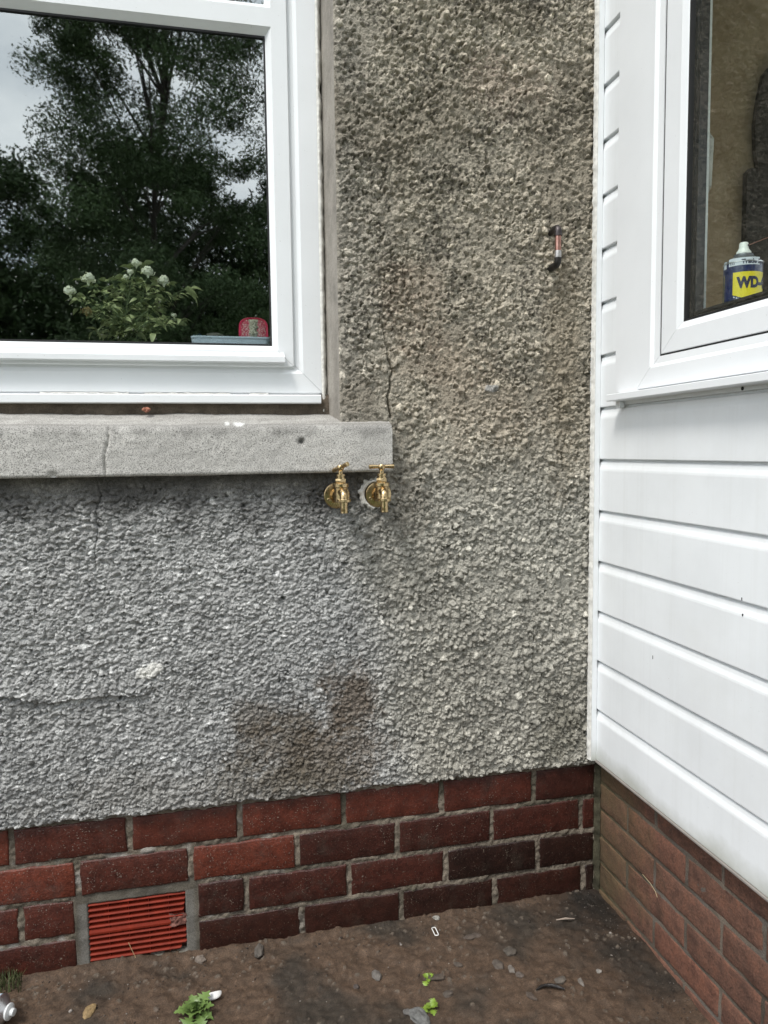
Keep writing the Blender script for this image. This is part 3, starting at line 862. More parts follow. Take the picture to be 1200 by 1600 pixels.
# planks: joint k at z = GZ - GP*k
wy0, wy1, wz0, wz1 = -0.104, -1.62, 1.118, 2.35       # hole for the window (hidden under trim)
def plank(z_top, z_bot, y0, y1):
    mb = MB()
    prof = [(0.010, z_top+0.004), (0.0095, z_top+0.001), (0.0046, z_top-0.002), (0.0036, z_top-0.0085), (0.0020, z_top-0.0135), (0.0006, z_top-0.0175), (0.0, z_top-0.0215), (0.0, z_bot+0.006), (0.0006, z_bot+0.0045), (0.0100, z_bot+0.004), (0.013, z_bot+0.004), (0.013, z_top+0.004)]
    r = random.Random(int(z_top*1000)); e = r.uniform(-0.0004, 0.0004)
    mb.prism(prof, lambda d, z: (XP+d+e, y0, z), lambda d, z: (XP+d+e, y1, z))
    return mb.build('plank', M_clad, ext)
for k in range(-14, 9):
    zt, zb_ = GZ-GP*k, GZ-GP*(k+1)
    if k == 8: zb_ = 0.2865-0.004
    if zt < wz0+0.005: plank(zt, zb_, -0.003, YE)
    elif zb_ < wz0:
        plank(zt, zb_, -0.003, YE) if False else plank(zt, zb_, -0.003, -0.112)
    else:
        plank(zt, zb_, -0.003, -0.112)
zt = GZ-GP*1
# lower part of the plank that the cill cuts
mb = MB(); mb.box((XP, YE, GZ-GP*2+0.0045), (XP+0.012, -0.1125, 1.112)); mb.build('plank', M_clad, ext)
# bottom edge trim
mb = MB()
mb.prism([(XP-0.0015, 0.2865), (XP+0.02, 0.2865), (XP+0.02, 0.2825), (XP-0.0035, 0.2825), (XP-0.0035, 0.2855)], lambda x, z: (x, -0.028, z), lambda x, z: (x, YE, z))
mb.build('starter_trim', simple('dusty_trim', (0.24, 0.22, 0.20), 0.6), ext)
# corner trim
mb = MB(); mb.box((-0.0365, -0.033, 0.284), (-0.0235, 0.0, 3.0), 0.0012)
mb.build('corner_trim', M_clad, ext)
zb = np.arange(0.287, 2.4, 0.004)
A, B = np.meshgrid(np.linspace(0, 1, 6), zb)
wd = 0.0048+0.0018*fbm(B*0, B, 70, 4, 720)
P = np.stack([-0.0368-A*wd, -0.0325+0.012*A*A-0.002*np.sin(A*3.1)-0.0006*perlin(A*0.01, B, 100, 721), B], -1)
sheet('sealant_bead', P[:, ::-1], M_seal, ext)
# solid backing, holds the sill course
mb = MB()
mb.box((XP+0.0135, YE, 0.284), (0.09, -0.0005, 1.05)).box((XP+0.0135, -0.20, 1.05), (0.09, -0.0005, 3.0)).box((XP+0.0135, YE, 2.40), (0.09, -0.2, 3.0)).box((XP+0.0135, YE, 1.05), (0.09, -1.50, 2.4))
mb.build('wall_core', simple('wall_core_board', (0.3, 0.28, 0.25), 0.9), ext)

# bricks of the side wall
PSB, HSB, ZSB = 0.2127, 0.0653, 0.2208
def side_brick(ya, yb, c, seed):
    """ya > yb"""
    j = 0.0035
    zt = min(ZSB-(c-1)*HSB+HSB-j, 0.2822) if c == 1 else ZSB-(c-1)*HSB+HSB-j
    zl = ZSB-(c-1)*HSB+j
    U, Vv, D = brick_mesh('brick', ya-yb-0.008, zt-zl, 0.03, seed, 0.0014, 0.0035, 0.0015)
    r = random.Random(seed); q = r.uniform(-0.001, 0.002)
    D = D-0.0016*fbm(U*0.25+seed, Vv, 130, 3, seed % 50)*(D < 0.003)
    P = np.stack([q+D+0*U, ya-0.004-U, zl+Vv], -1)
    sheet('brick', P, M_brick_side, ext)
for c in range(1, 7):
    o = -0.2344 if c % 2 else -0.1285
    L = [-0.006]+[o-PSB*k for k in range(0, 8)]
    for q, (a0, a1) in enumerate(zip(L[:-1], L[1:])):
        side_brick(a0, a1, c, 900+c*20+q)
A, B = np.meshgrid(np.arange(0.004, YE, -0.004), np.arange(-0.18, 0.284, 0.004))
n = fbm(A, B, 26, 4, 800)
Xv = 0.0034-0.0010*n-0.0008*perlin(A, B, 140, 801)
def smc(P):
    y, z = P[..., 1], P[..., 2]
    c = np.array([0.115, 0.095, 0.076])*(1+0.4*fbm(y, z, 8, 4, 810))[..., None]
    k = sstep(0.0, 0.4, fbm(y, z, 7, 3, 812))[..., None]*0.55
    c = c*(1-k)+np.array([0.14, 0.125, 0.112])*k
    g = (sstep(-0.27, -0.02, y)*0.8)[..., None]
    return c*(1-g)+np.array([0.072, 0.060, 0.030])*g
sheet('mortar', np.stack([Xv, A, B], -1), M_mortar, ext, smc)
# mortar fillet up the corner
zb = np.arange(-0.08, 0.284, 0.004)
A, B = np.meshgrid(np.linspace(0, 1, 6), zb)
P = np.stack([-0.011+A*0.012+0.0015*perlin(A*0.02, B, 60, 820), 0.003-0.013*A+0.0015*perlin(A*0.02, B, 70, 822)+0*B, B], -1)
sheet('corner_mortar', P, M_mortar, ext, lambda P: np.array([0.05, 0.046, 0.030])*(1+0.6*fbm(P[..., 2], P[..., 0], 40, 4, 824))[..., None])

# ---- side window
cx = lambda xb: (lambda u, v, d: (xb-d, u, v))
XBK = 0.02
mb = MB()
XT = -0.0310
# flat trim boards, left of the frame
mb.box((XT, -0.1975, 1.1245), (XT+0.010, -0.1065, 2.45), 0.0015)
mb.build('trim_board', M_upvc, ext)
UE = -0.1968
cxs = lambda k, e: (lambda u, v, d: (XBK-d, e+(u-e)*k, v))
sw = MB()
ring(sw, UE-1.1, UE, 1.126, 2.36, [(0, 0), (0, 0.052), (0.0015, 0.0545), (0.038, 0.0545), (0.045, 0.0500), (0.0580, 0.0490), (0.0580, 0)], cxs(1.2, UE))
sw = sw.build('window', M_upvc, ext, label='white casement window with black gaskets in the clad wall')
UO = -0.2715
ss = MB()
ring(ss, UO-0.90, UO, 1.1875, 2.2965, [(0, 0), (0, 0.0485), (0.0012, 0.0495), (0.0385, 0.0495), (0.0395, 0.0490), (0.049, 0.0455), (0.051, 0.044), (0.051, 0)], cxs(1.25, UO))
ss.build('sash', M_upvc, sw)
gb = MB(); ring(gb, UO-1.21, UO+0.005, 1.1840, 2.302, [(0, 0.0), (0, 0.0472), (0.0060, 0.0472), (0.0060, 0.0)], cxs(1.0, UO)); gb.build('frame_gasket', M_black, sw)
u1 = UO-0.051*1.25; v0 = 1.1875+0.051; u2 = UO-0.9*1.25+0.051*1.25
gg = MB(); ring(gg, u2, u1, v0, 2.2455, [(-0.001, 0.02), (-0.001, 0.0445), (0.003, 0.0445), (0.003, 0.02)], cxs(1.0, 0)); gg.build('glazing_gasket', M_black, sw)
sp = MB(); ring(sp, u2, u1-0.003, v0+0.003, 2.242, [(0, 0.016), (0, 0.033), (0.004, 0.033), (0.005, 0.0305), (0.007, 0.0305), (0.008, 0.033), (0.013, 0.033), (0.013, 0.016)], cxs(1.0, 0)); sp.build('spacer_bar', M_spacer, sw)
MB().box((XBK-0.0400, u2+0.002, v0+0.002), (XBK-0.0360, u1-0.002, 2.243)).build('pane', M_glass2, sw)
mb = MB()
mb.prism([(XT+0.012, 1.1255), (XT-0.025, 1.1215), (XT-0.029, 1.120), (XT-0.029, 1.1085), (XT-0.026, 1.107), (XT+0.012, 1.107)], lambda x, z: (x, -0.122, z), lambda x, z: (x, -1.6, z))
mb.box((XT-0.004, -0.135, 1.094), (XT+0.006, -0.118, 1.1068))
cs = mb.build('plastic_cill', M_upvc, sw)
# tiny screw hole under the cill
q = at_x(1160, 607, XP-0.0004)
MB().lathe((XP-0.0008, q[1], q[2]), (1, 0, 0), [(0, 0.0001), (0, 0.0032), (0.002, 0.0032)], 10).build('screw_hole', M_black, sw)
# scuffs and nail marks on the cladding
for (a0, b0, hh) in ((1159, 936, 5), (1160, 961, 4), (1020, 1027, 7)):
    q = at_x(a0, b0, XP-0.0004)
    mb = MB(); mb.box((XP-0.0007, q[1]-0.0009, q[2]-hh*0.0005), (XP+0.001, q[1]+0.0009, q[2]+hh*0.0005)); mb.build('nail_mark', M_black, ext)

# ---- porch room behind it (unseen far side left open, a gap added to let sky light in)
mb = MB()
mb.box((0.0905, -0.012, 0.3), (2.6, -0.002, 2.7)).box((0.0905, -2.6, 0.28), (2.6, -0.012, 0.30)).box((0.0905, -2.6, 2.7), (2.6, -0.002, 2.72))
mb.box((2.6, -2.6, 0.28), (2.65, -0.0, 1.1)).box((2.6, -2.6, 2.3), (2.65, 0, 2.72))
m, nn, ll, bs = mat_new('porch_plaster')
f = add_noise(nn, ll, 16, 6, 0.65)
ll.new(ramp(nn, ll, f, [(0.3, (0.30, 0.22, 0.14)), (0.7, (0.42, 0.33, 0.225))]), bs.inputs['Base Color'])
bs.inputs['Roughness'].default_value = 0.9
bump(nn, ll, bs, add_noise(nn, ll, 60, 5), 0.003)
link('porch_room_shell', mb.mesh('porch_room_shell'), m, kind='structure')
MB().box((0.091, -1.6, 1.10), (0.23, -0.05, 1.125)).build('inner_window_board', simple('porch_board', (0.7, 0.7, 0.68), 0.5), ext)

# ------------------------------------------------------------------ TAPS
def m_brass():
    m, n, l, b = mat_new('brass')
    f = add_noise(n, l, 60, 4, 0.6)
    l.new(ramp(n, l, f, [(0.3, (0.42, 0.305, 0.155)), (0.7, (0.56, 0.43, 0.25))]), b.inputs['Base Color'])
    b.inputs['Metallic'].default_value = 1.0
    l.new(ramp(n, l, add_noise(n, l, 140, 3), [(0.3, (0.22,)*3), (0.7, (0.36,)*3)]), b.inputs['Roughness'])
    return m
M_brass = m_brass()
def hexnut(mb, o, r, h, n=6, rot=0.0):
    o = Vector(o)
    P = [(r*math.cos(rot+2*math.pi*k/n), r*math.sin(rot+2*math.pi*k/n)) for k in range(n)]
    c = h*0.16
    V = []
    for (z, s) in ((0, 0.93), (c, 1), (h-c, 1), (h, 0.93)):
        V += [o+Vector((x*s, y*s, z)) for x, y in P]
    F = [(i*n+k, i*n+(k+1) % n, (i+1)*n+(k+1) % n, (i+1)*n+k) for i in range(3) for k in range(n)]+[tuple(range(n-1, -1, -1)), tuple(range(3*n, 4*n))]
    mb.add(V, F)
def make_tap(loc, handle_rot, yaw, label, tilt=0.0):
    """local origin: centre of the wall plate; -y is out of the wall"""
    t = empty('garden_tap', loc, label=label, cat='tap', group='brass taps on the wall')
    def part(name, mb, mat=M_brass, parent=None):
        o = mb.build(name, mat, None); o.parent = parent or t; return o
    mb = MB()
    mb.lathe((0, 0, 0), (0, -1, 0), [(-0.004, 0.0275), (0.0025, 0.0275), (0.0035, 0.0268), (0.0040, 0.0255), (0.0046, 0.0150), (0.010, 0.0125), (0.0135, 0.0118)], 40)
    plate = part('wall_plate', mb)
    for k, an in enumerate((205, 325, 85)):
        a = math.radians(an+yaw*0)
        x, z = 0.0195*math.cos(a), 0.0195*math.sin(a)
        m2 = MB().lathe((x, -0.0040, z), (0, -1, 0), [(0, 0.0001), (0.0006, 0.0036), (0.0011, 0.0036), (0.0018, 0.0024), (0.0018, 0.0001)], 12)
        part('screw', m2, M_brass, plate)
        m3 = MB().box((x-0.0018, -0.0062, z-0.0005), (x+0.0018, -0.0056, z+0.0005)); part('screw_slot', m3, M_black, plate)
    mb = MB().lathe((0, 0, 0), (0, -1, 0), [(0.010, 0.0105), (0.030, 0.0105), (0.034, 0.0125)], 24)
    part('inlet', mb)
    by = -0.046
    mb = MB().lathe((0, by, -0.0155), (0, 0, 1), [(0.004, 0.0), (0.004, 0.0110), (0.007, 0.0136), (0.0335, 0.0136), (0.0355, 0.0160), (0.0415, 0.0160), (0.0430, 0.0145), (0.0440, 0.009), (0.0440, 0)], 32)
    # spout goes forward then down
    mb.tube([(0, by, 0.008), (0, by-0.010, 0.010), (0, by-0.019, 0.0095), (0, by-0.0265, 0.006), (0, by-0.029, 0.000), (0, by-0.029, -0.006)],
            [0.0095, 0.0090, 0.0082, 0.0078, 0.0078, 0.0078], 20)
    part('body', mb)
    mb = MB(); hexnut(mb, (0, by-0.029, -0.0095), 0.0140, 0.0062, 14)
    part('hose_nut', mb)
    mb = MB().lathe((0, by-0.029, -0.0320), (0, 0, 1), [(0.001, 0.0055), (0, 0.0068), (0.001, 0.0078), (0.006, 0.0072), (0.007, 0.0078), (0.012, 0.0072), (0.023, 0.0078)], 24)
    part('hose_outlet', mb)
    mb = MB(); hexnut(mb, (0, by, 0.0284), 0.0118, 0.0080, 6, 0.3)
    mb.lathe((0, by, 0.0362), (0, 0, 1), [(0, 0.0095), (0.003, 0.0095), (0.0035, 0.0075), (0.005, 0.0075), (0.0055, 0.0096), (0.0090, 0.0096), (0.0100, 0.0055), (0.0095, 0)], 24)
    part('headgear', mb)
    mb = MB().lathe((0, by, 0.0445), (0, 0, 1), [(0, 0.0050), (0.008, 0.0046), (0.011, 0.0068), (0.013, 0.0075), (0.0175, 0.0075), (0.0195, 0.0062), (0.0205, 0.0)], 20)
    part('spindle', mb)
    d = Vector((math.cos(handle_rot), math.sin(handle_rot), tilt)).normalized(); c = Vector((0, by, 0.0600))
    mb = MB().tube([c-d*0.0265, c-d*0.0255, c-d*0.022, c-d*0.004, c+d*0.004, c+d*0.022, c+d*0.0255, c+d*0.0265], [0.0026, 0.0046, 0.0046, 0.0036, 0.0036, 0.0046, 0.0046, 0.0026], 14)
    part('handle', mb)
    t.rotation_euler = (0, 0, yaw)
    return t
make_tap((-0.6215, -0.021, 0.917), math.radians(-66), math.radians(2), 'left brass tap under the sill, its handle turned end-on, pointing out from the wall', 0.28)
make_tap((-0.5320, -0.021, 0.917), math.radians(-2), math.radians(-3), 'right brass tap under the sill corner, handle level along the wall, white sealant behind')
# ring of white filler behind the right tap
A, B = np.meshgrid(np.linspace(0, 2*math.pi, 80), np.linspace(0, 1, 6))
R = 0.0265+B*(0.0062+0.0050*np.cos(A-2.9)+0.0022*np.sin(A*9)+0.002*np.sin(A*17+1))
P = np.stack([-0.5335+R*np.cos(A)-0.002, -0.0205+0.004*(B-0.6)*0-0.0025*np.sin(B*3.14)+0.006*B*B, 0.9175+R*np.sin(A)], -1)
sheet('filler_ring', P[:, ::-1], M_seal, house)

# ------------------------------------------------------------------ COPPER PIPE STUB
m, nn, ll, bs = mat_new('weathered_copper')
f = add_noise(nn, ll, 90, 3, 0.6)
ll.new(ramp(nn, ll, f, [(0.3, (0.30, 0.14, 0.11)), (0.7, (0.50, 0.30, 0.25))]), bs.inputs['Base Color']); bs.inputs['Metallic'].default_value = 0.9; bs.inputs['Roughness'].default_value = 0.34
M_copper = m
M_tarn = simple('tarnished_copper', (0.075, 0.066, 0.066), 0.4, 0.85, 0.5, 120, bmp=0.0006)
M_solder = simple('solder', (0.42, 0.41, 0.40), 0.42, 0.8, 0.1, 200)
M_soot = simple('burnt_copper', (0.022, 0.020, 0.019), 0.5, 0.4, 0.3, 120, bmp=0.0008)
q = at_y(860, 369, -0.012); q2 = at_y(869, 414, -0.012)
px0, pzt, pzb = float(q[0]), float(at_y(875, 356, -0.050)[2]), float(at_y(872, 413, -0.050)[2])
pipe = empty('copper_pipe_stub', (px0, -0.012, (pzt+pzb)/2), label='short copper pipe with tarnished elbows sticking out of the roughcast wall', cat='pipe')
yo = -0.050
def arc(c0, r, a0, a1, n=7): return [(px0, c0[0]+r*math.cos(a0+(a1-a0)*k/n), c0[1]+r*math.sin(a0+(a1-a0)*k/n)) for k in range(n+1)]
MB().tube([(px0, 0.01, pzt), (px0, yo+0.020, pzt)], 0.0066, 20).build('inlet_tube', M_soot, pipe)
e = MB().tube([(px0, yo+0.024, pzt)]+arc((yo+0.009, pzt-0.009), 0.009, math.pi/2, math.pi)+[(px0, yo, pzt-0.014)], 0.0083, 20)
e.lathe((px0, yo, pzt-0.017), (0, 0, 1), [(0, 0.0070), (0, 0.0090), (0.003, 0.0090), (0.003, 0.008)], 24)
e.build('elbow', M_tarn, pipe)
L = pzt-0.024-(pzb+0.014)
MB().tube([(px0, yo, pzt-0.017), (px0, yo, pzb+0.028)], 0.0066, 20).build('tube', M_copper, pipe)
MB().lathe((px0, yo, pzb+0.012), (0, 0, 1), [(0, 0.0072), (0.005, 0.0076), (0.012, 0.0072), (0.0165, 0.0068)], 20).build('solder_joint', M_solder, pipe)
e = MB().tube([(px0, yo, pzb+0.014)]+arc((yo+0.010, pzb+0.010), 0.010, math.pi, 1.5*math.pi)+[(px0, 0.01, pzb)], 0.0074, 20)
e.build('elbow', M_soot, pipe)

# ------------------------------------------------------------------ THINGS ON THE LEFT WINDOW BOARD
def leaf_mesh(name, L=1.0, W=0.5, fold=0.25, curl=0.25, n=5, serr=0.0):
    V = []; F = []
    for i in range(n+1):
        t = i/n; w_ = W*0.5*math.sin(math.pi*min(1, t**0.8))*(1-0.15*t) if 0 < t < 1 else 0.01*W
        if serr and i % 2: w_ *= 1-serr
        z = -curl*t*t*L
        V += [(-w_, t*L, z+fold*w_), (0, t*L, z), (w_, t*L, z+fold*w_)]
    for i in range(n):
        b = i*3
        F += [(b, b+1, b+4, b+3), (b+1, b+2, b+5, b+4)]
    me = py_mesh(name, V, F, True)
    return me
def m_leaf(name, c1, c2, rough=0.5):
    m, n, l, b = mat_new(name)
    oi = n.new('ShaderNodeObjectInfo')
    l.new(mixc(n, l, add_noise(n, l, 6, 3), ramp(n, l, oi.outputs['Random'], [(0, c1), (1, c2)]), tuple(x*1.3 for x in c2)), b.inputs['Base Color'])
    b.inputs['Roughness'].default_value = rough
    b.inputs['Subsurface Weight'].default_value = 0.0
    return m
M_rleaf = m_leaf('rose_leaf', (0.20, 0.23, 0.10), (0.34, 0.37, 0.19))
M_stem = simple('green_stem', (0.11, 0.14, 0.06), 0.6)
M_petal = simple('cream_petal', (0.85, 0.86, 0.72), 0.6, var=0.15)
M_petal_old = simple('withered_petal', (0.42, 0.30, 0.14), 0.7, var=0.3)
YL = 0.195
rose_base = at_y(205, 545, YL)
rose = empty('potted_rose', (float(rose_base[0]), YL, 1.208), label='potted miniature rose with small white flowers behind the window pane', cat='plant')
rb = Vector((float(rose_base[0]), YL, 1.208))
rl = [leaf_mesh('leaf_blade', 0.021, 0.0135, 0.35, f_, 6, 0.12) for f_ in (0.15, 0.45, 0.8)]
for me in rl: me.materials.append(M_rleaf)
pot = MB().lathe(rb, (0, 0, 1), [(0, 0), (0, 0.036), (0.036, 0.046), (0.036, 0.049), (0.042, 0.049), (0.042, 0.044), (0.034, 0.043), (0.034, 0)], 28)
pot.build('flower_pot', simple('pot_plastic', (0.02, 0.02, 0.02), 0.5), rose)
R = random.Random(11)
def bez(a, b, c, n=8):
    return [a*(1-t)**2+b*2*t*(1-t)+c*t*t for t in [i/n for i in range(n+1)]]
stems = MB()
targets = [(138, 440, 1), (112, 460, 1), (215, 416, 1), (231, 430, 1), (257, 443, 1), (290, 452, 0), (285, 498, 0), (245, 470, 0), (190, 455, 0), (160, 470, 0),
           (140, 485, 0), (175, 440, 0), (205, 440, 0), (225, 455, 0), (150, 515, 0), (270, 500, 0), (240, 500, 0), (200, 480, 0), (180, 500, 0), (128, 478, 0), (262, 470, 0)]
def put_leaf(p, d, s, par=rose):
    o = bpy.data.objects.new('leaf', R.choice(rl)); COL.objects.link(o)
    o.parent = par
    d = d.normalized()
    side = d.cross(Vector((0, 0, 1)))
    if side.length < 0.1: side = Vector((1, 0, 0))
    side.normalize(); up = side.cross(d)
    rot = Matrix((side, d, up)).transposed().to_4x4() @ Matrix.Rotation(R.uniform(-0.9, 0.9), 4, 'Y')
    o.matrix_parent_inverse = Matrix.Identity(4)
    o.location = p-par.location
    o.rotation_euler = rot.to_euler(); o.scale = (s, s, s)
for (tx, ty, fl) in targets:
    yy = YL+R.uniform(-0.05, 0.055)
    T = Vector(at_y(tx, ty, yy))
    base = rb+Vector((R.uniform(-0.028, 0.028), R.uniform(-0.02, 0.02), 0.034))
    mid = Vector((base.x+(T.x-base.x)*0.35, (base.y+T.y)/2, base.z+(T.z-base.z)*0.75))
    path = bez(base, mid, T, 9)
    stems.tube(path, [0.0017-0.0008*i/9 for i in range(10)], 6)
    for i in range(2, 10):
        if i < 4 and R.random() < 0.5: continue
        for rep in range(3 if i > 4 else 2):
            p = path[i]; an = R.uniform(0, 6.28)
            d = Vector((math.cos(an), math.sin(an)*0.8, R.uniform(-0.35, 0.5)))
            pe = p+d*R.uniform(0.008, 0.02)
            stems.tube([p, pe], 0.0006, 4, False)
            if R.random() < 0.82:
                put_leaf(pe, d, R.uniform(0.6, 1.25))
                if R.random() < 0.5:
                    s_ = d.cross(Vector((0, 0, 1))).normalized()
                    put_leaf(p+(pe-p)*0.6, d+s_, R.uniform(0.5, 0.85)); put_leaf(p+(pe-p)*0.6, d-s_, R.uniform(0.5, 0.85))
stems.build('stem', M_stem, rose, fix=False)
for q_ in range(3):
    put_leaf(Vector(at_y(288+q_*4, 452+q_*4, YL-0.03)), Vector((1, -0.1, -0.2*q_)), 1.35)
def flower(tx, ty, r, mat, yy, n=14, cup=0.6):
    c = Vector(at_y(tx, ty, yy)); mb = MB()
    u = Vector((0, 0, 1)); n2 = n*2
    for k in range(n2):
        zz = 1-1.25*(k+0.5)/n2; an = k*2.39996; rh = math.sqrt(max(0, 1-zz*zz))
        d = Vector((math.cos(an)*rh, math.sin(an)*rh, zz)); rr = r*R.uniform(0.62, 1.25)
        s_ = d.cross(u).normalized() if rh > 0.05 else Vector((1, 0, 0)); t_ = s_.cross(d)
        b0 = c+d*rr*0.3-t_*rr*0.35; m_ = c+d*rr*0.92; wv = s_*rr*0.42; tp = c+d*rr*0.95+t_*rr*0.5
        mb.add([b0, m_-wv, m_+d*rr*0.1, m_+wv, tp-wv*0.55+d*rr*0.1, tp, tp+wv*0.55+d*rr*0.1], [(0, 1, 2), (0, 2, 3), (1, 4, 5, 2), (2, 5, 6, 3)], True)
    mb.tube([c-u*r*0.9, c-u*r*0.2], [r*0.12, r*0.35], 8)
    return mb.build('flower', mat, rose, fix=False)
for (tx, ty, r, mt, n) in ((138, 438, 0.0125, M_petal, 20), (110, 458, 0.012, M_petal, 16), (213, 413, 0.0095, M_petal, 14), (231, 427, 0.0115, M_petal, 22), (256, 441, 0.0115, M_petal, 18),
                           (203, 427, 0.007, M_petal, 10), (135, 488, 0.010, M_petal_old, 12), (272, 494, 0.006, M_petal, 8), (197, 434, 0.006, M_petal, 8)):
    flower(tx, ty, r, mt, YL-0.02+R.uniform(-0.02, 0.02), n)
# tray
M_tray = simple('pale_blue_plastic', (0.62, 0.70, 0.84), 0.35, var=0.03)
ty_ = 0.150
ta = at_y(299, 531, ty_-0.02); tb_ = at_y(424, 531, ty_-0.02)
zt_ = float(at_y(360, 526, ty_-0.02)[2])
tcx, tw = (ta[0]+tb_[0])/2, (tb_[0]-ta[0])/2
tray = empty('plastic_tray', (tcx, ty_+0.02, 1.208), label='pale blue plastic tray on the window board behind the pane', cat='tray')
def rrect(a, b, r, n=6):
    P = []
    for sx_, sy_, a0 in ((1, 1, 0), (-1, 1, 90), (-1, -1, 180), (1, -1, 270)):
        for k in range(n+1):
            an = math.radians(a0+90*k/n); P.append((sx_*(a-r)+r*math.cos(an), sy_*(b-r)+r*math.sin(an)))
    return P
def loft(mb, loops, closed_bottom=True, top=False):
    n = len(loops[0]); V = [p for L in loops for p in L]
    F = [(i*n+k, i*n+(k+1) % n, (i+1)*n+(k+1) % n, (i+1)*n+k) for i in range(len(loops)-1) for k in range(n)]
    if closed_bottom: F.append(tuple(range(n-1, -1, -1)))
    if top: F.append(tuple(range((len(loops)-1)*n, len(loops)*n)))
    mb.add(V, F)
mb = MB(); hb = 0.045; cyy = ty_+0.02
loops = []
for (z, s_) in ((1.209, -0.006), (zt_-0.006, 0.0), (zt_-0.003, 0.0015), (zt_, 0.0015), (zt_, -0.0015), (zt_-0.004, -0.002), (1.213, -0.009)):
    loops.append([(tcx+x, cyy+y, z) for x, y in rrect(tw+s_, hb+s_, 0.014)])
loft(mb, loops, True, True)
mb.build('tray_body', M_tray, tray)
# sponge
M_pink = simple('magenta_trim', (0.75, 0.02, 0.12), 0.6, bmp=0.001)
m, nn, ll, bs = mat_new('pink_glitter_face')
f = add_noise(nn, ll, 330, 2, 0.7)
ll.new(ramp(nn, ll, f, [(0.38, (0.55, 0.03, 0.10)), (0.52, (0.7, 0.12, 0.2)), (0.60, (0.75, 0.5, 0.5))]), bs.inputs['Base Color']); bs.inputs['Roughness'].default_value = 0.5
bump(nn, ll, bs, f, 0.002); M_glit = m
m, nn, ll, bs = mat_new('cream_wool')
f = add_noise(nn, ll, 260, 3, 0.7)
ll.new(ramp(nn, ll, f, [(0.35, (0.3, 0.26, 0.2)), (0.6, (0.72, 0.68, 0.58))]), bs.inputs['Base Color']); bs.inputs['Roughness'].default_value = 0.9
bump(nn, ll, bs, f, 0.004); M_wool = m
spc = at_y(396, 508, ty_+0.02); spc = Vector(spc)
sponge = empty('pink_pouch', (spc.x, ty_+0.02, zt_-0.02), label='pink pouch with cream centre stripe and magenta rim, standing in the tray', cat='pouch')
ysp = ty_+0.02
hw = 0.0330; hh = 0.036
def arch(s_, n=14):
    P = [(hw*s_, -0.02)]
    for k in range(n+1):
        an = math.pi*k/n
        ex = 0.72
        cx_, sy2 = math.cos(an), math.sin(an)
        P.append((hw*s_*math.copysign(abs(cx_)**ex, cx_), hh*s_*abs(sy2)**ex*0.72))
    P.append((-hw*s_, -0.02)); return P
zc_ = spc.z-0.010
mb = MB(); loops = []
for (yy, s_) in ((0.010, 0.93), (0.006, 1.0), (-0.006, 1.0), (-0.011, 0.95), (-0.0105, 0.86), (-0.009, 0.84)):
    loops.append([(spc.x+x, ysp+yy, zc_+z) for x, z in arch(s_)])
loft(mb, loops, True, True); mb.build('rim', M_pink, sponge)
mb = MB(); loops = [[(spc.x+x, ysp+yy, zc_+z) for x, z in arch(s_)] for yy, s_ in ((-0.008, 0.84), (-0.0105, 0.80), (-0.0115, 0.6))]
loft(mb, loops, False, True); mb.build('face', M_glit, sponge)
A, B = np.meshgrid(np.linspace(-1, 1, 12), np.linspace(-1, 1, 26))
P = np.stack([spc.x-0.001+0.0095*A*(1+0.15*np.sin(B*9)), ysp-0.0115-0.0035*(1-A*A)*(1-B**6)-0.0008*perlin(A*.01, B*.02, 300, 902), zc_+0.001+0.0195*B], -1)
sheet('cream_stripe', P, M_wool, sponge)
# grey stone and dark blue scrubber in the tray
def rock(name, c, r, seed, mat, sq=(1, 1, 1), n=2, amp=0.3, parent=None, **k):
    bm = bmesh.new(); bmesh.ops.create_icosphere(bm, subdivisions=n, radius=1.0)
    rr_ = random.Random(seed); o = [rr_.uniform(-9, 9) for _ in range(3)]
    from mathutils import noise
    rz = rr_.uniform(0, 6.28)
    for v in bm.verts:
        d = v.co.normalized()
        q = noise.noise(d*1.1+Vector(o)); q2 = noise.noise(d*2.7+Vector(o))
        v.co = d*(1+amp*1.6*q+amp*0.6*q2)
        v.co = Vector((v.co.x*sq[0], v.co.y*sq[1], v.co.z*sq[2]))*r
        v.co.rotate(Matrix.Rotation(rz, 3, 'Z'))
    me = bpy.data.meshes.new(name); bm.to_mesh(me); bm.free()
    me.materials.append(mat)
    o_ = bpy.data.objects.new(name, me); COL.objects.link(o_); o_.location = c
    return props(o_, **k)
M_grey = simple('grey_stone', (0.13, 0.12, 0.11), 0.85, var=0.35, scale=50, bmp=0.003)
M_teal = simple('dark_blue_mesh', (0.02, 0.05, 0.08), 0.8, bmp=0.003)
q = at_y(337, 517, ty_+0.02)
rock('stone', (q[0], ty_+0.03, zt_+0.001), 0.020, 3, simple('dark_grey_stone', (0.10, 0.095, 0.09), 0.85, var=0.3, bmp=0.003), (1.15, 0.8, 0.85), 3, 0.22, label='dark grey stone lying in the blue tray', cat='stone')
q = at_y(315, 520, ty_+0.02)
rr = random.Random(5); mb = MB()
cc_ = Vector((q[0], ty_+0.02, zt_-0.001)); pts = []
for k in range(70):
    a_, b_ = rr.uniform(0, 6.28), rr.uniform(-1, 1); r_ = 0.013*rr.uniform(.7, 1)
    pts.append(cc_+Vector((math.cos(a_)*r_*1.5, math.sin(a_)*r_, b_*r_*0.8)))
for p_, q_ in zip(pts[:-1], pts[1:]): mb.tube([p_, (p_+q_)/2+Vector((rr.uniform(-.004, .004), rr.uniform(-.004, .004), rr.uniform(-.002, .004))), q_], 0.0011, 5, False)
o = mb.build('scouring_pad', M_teal, None, fix=False, label='dark blue tangled scouring pad at the left end of the blue tray', cat='scouring pad')
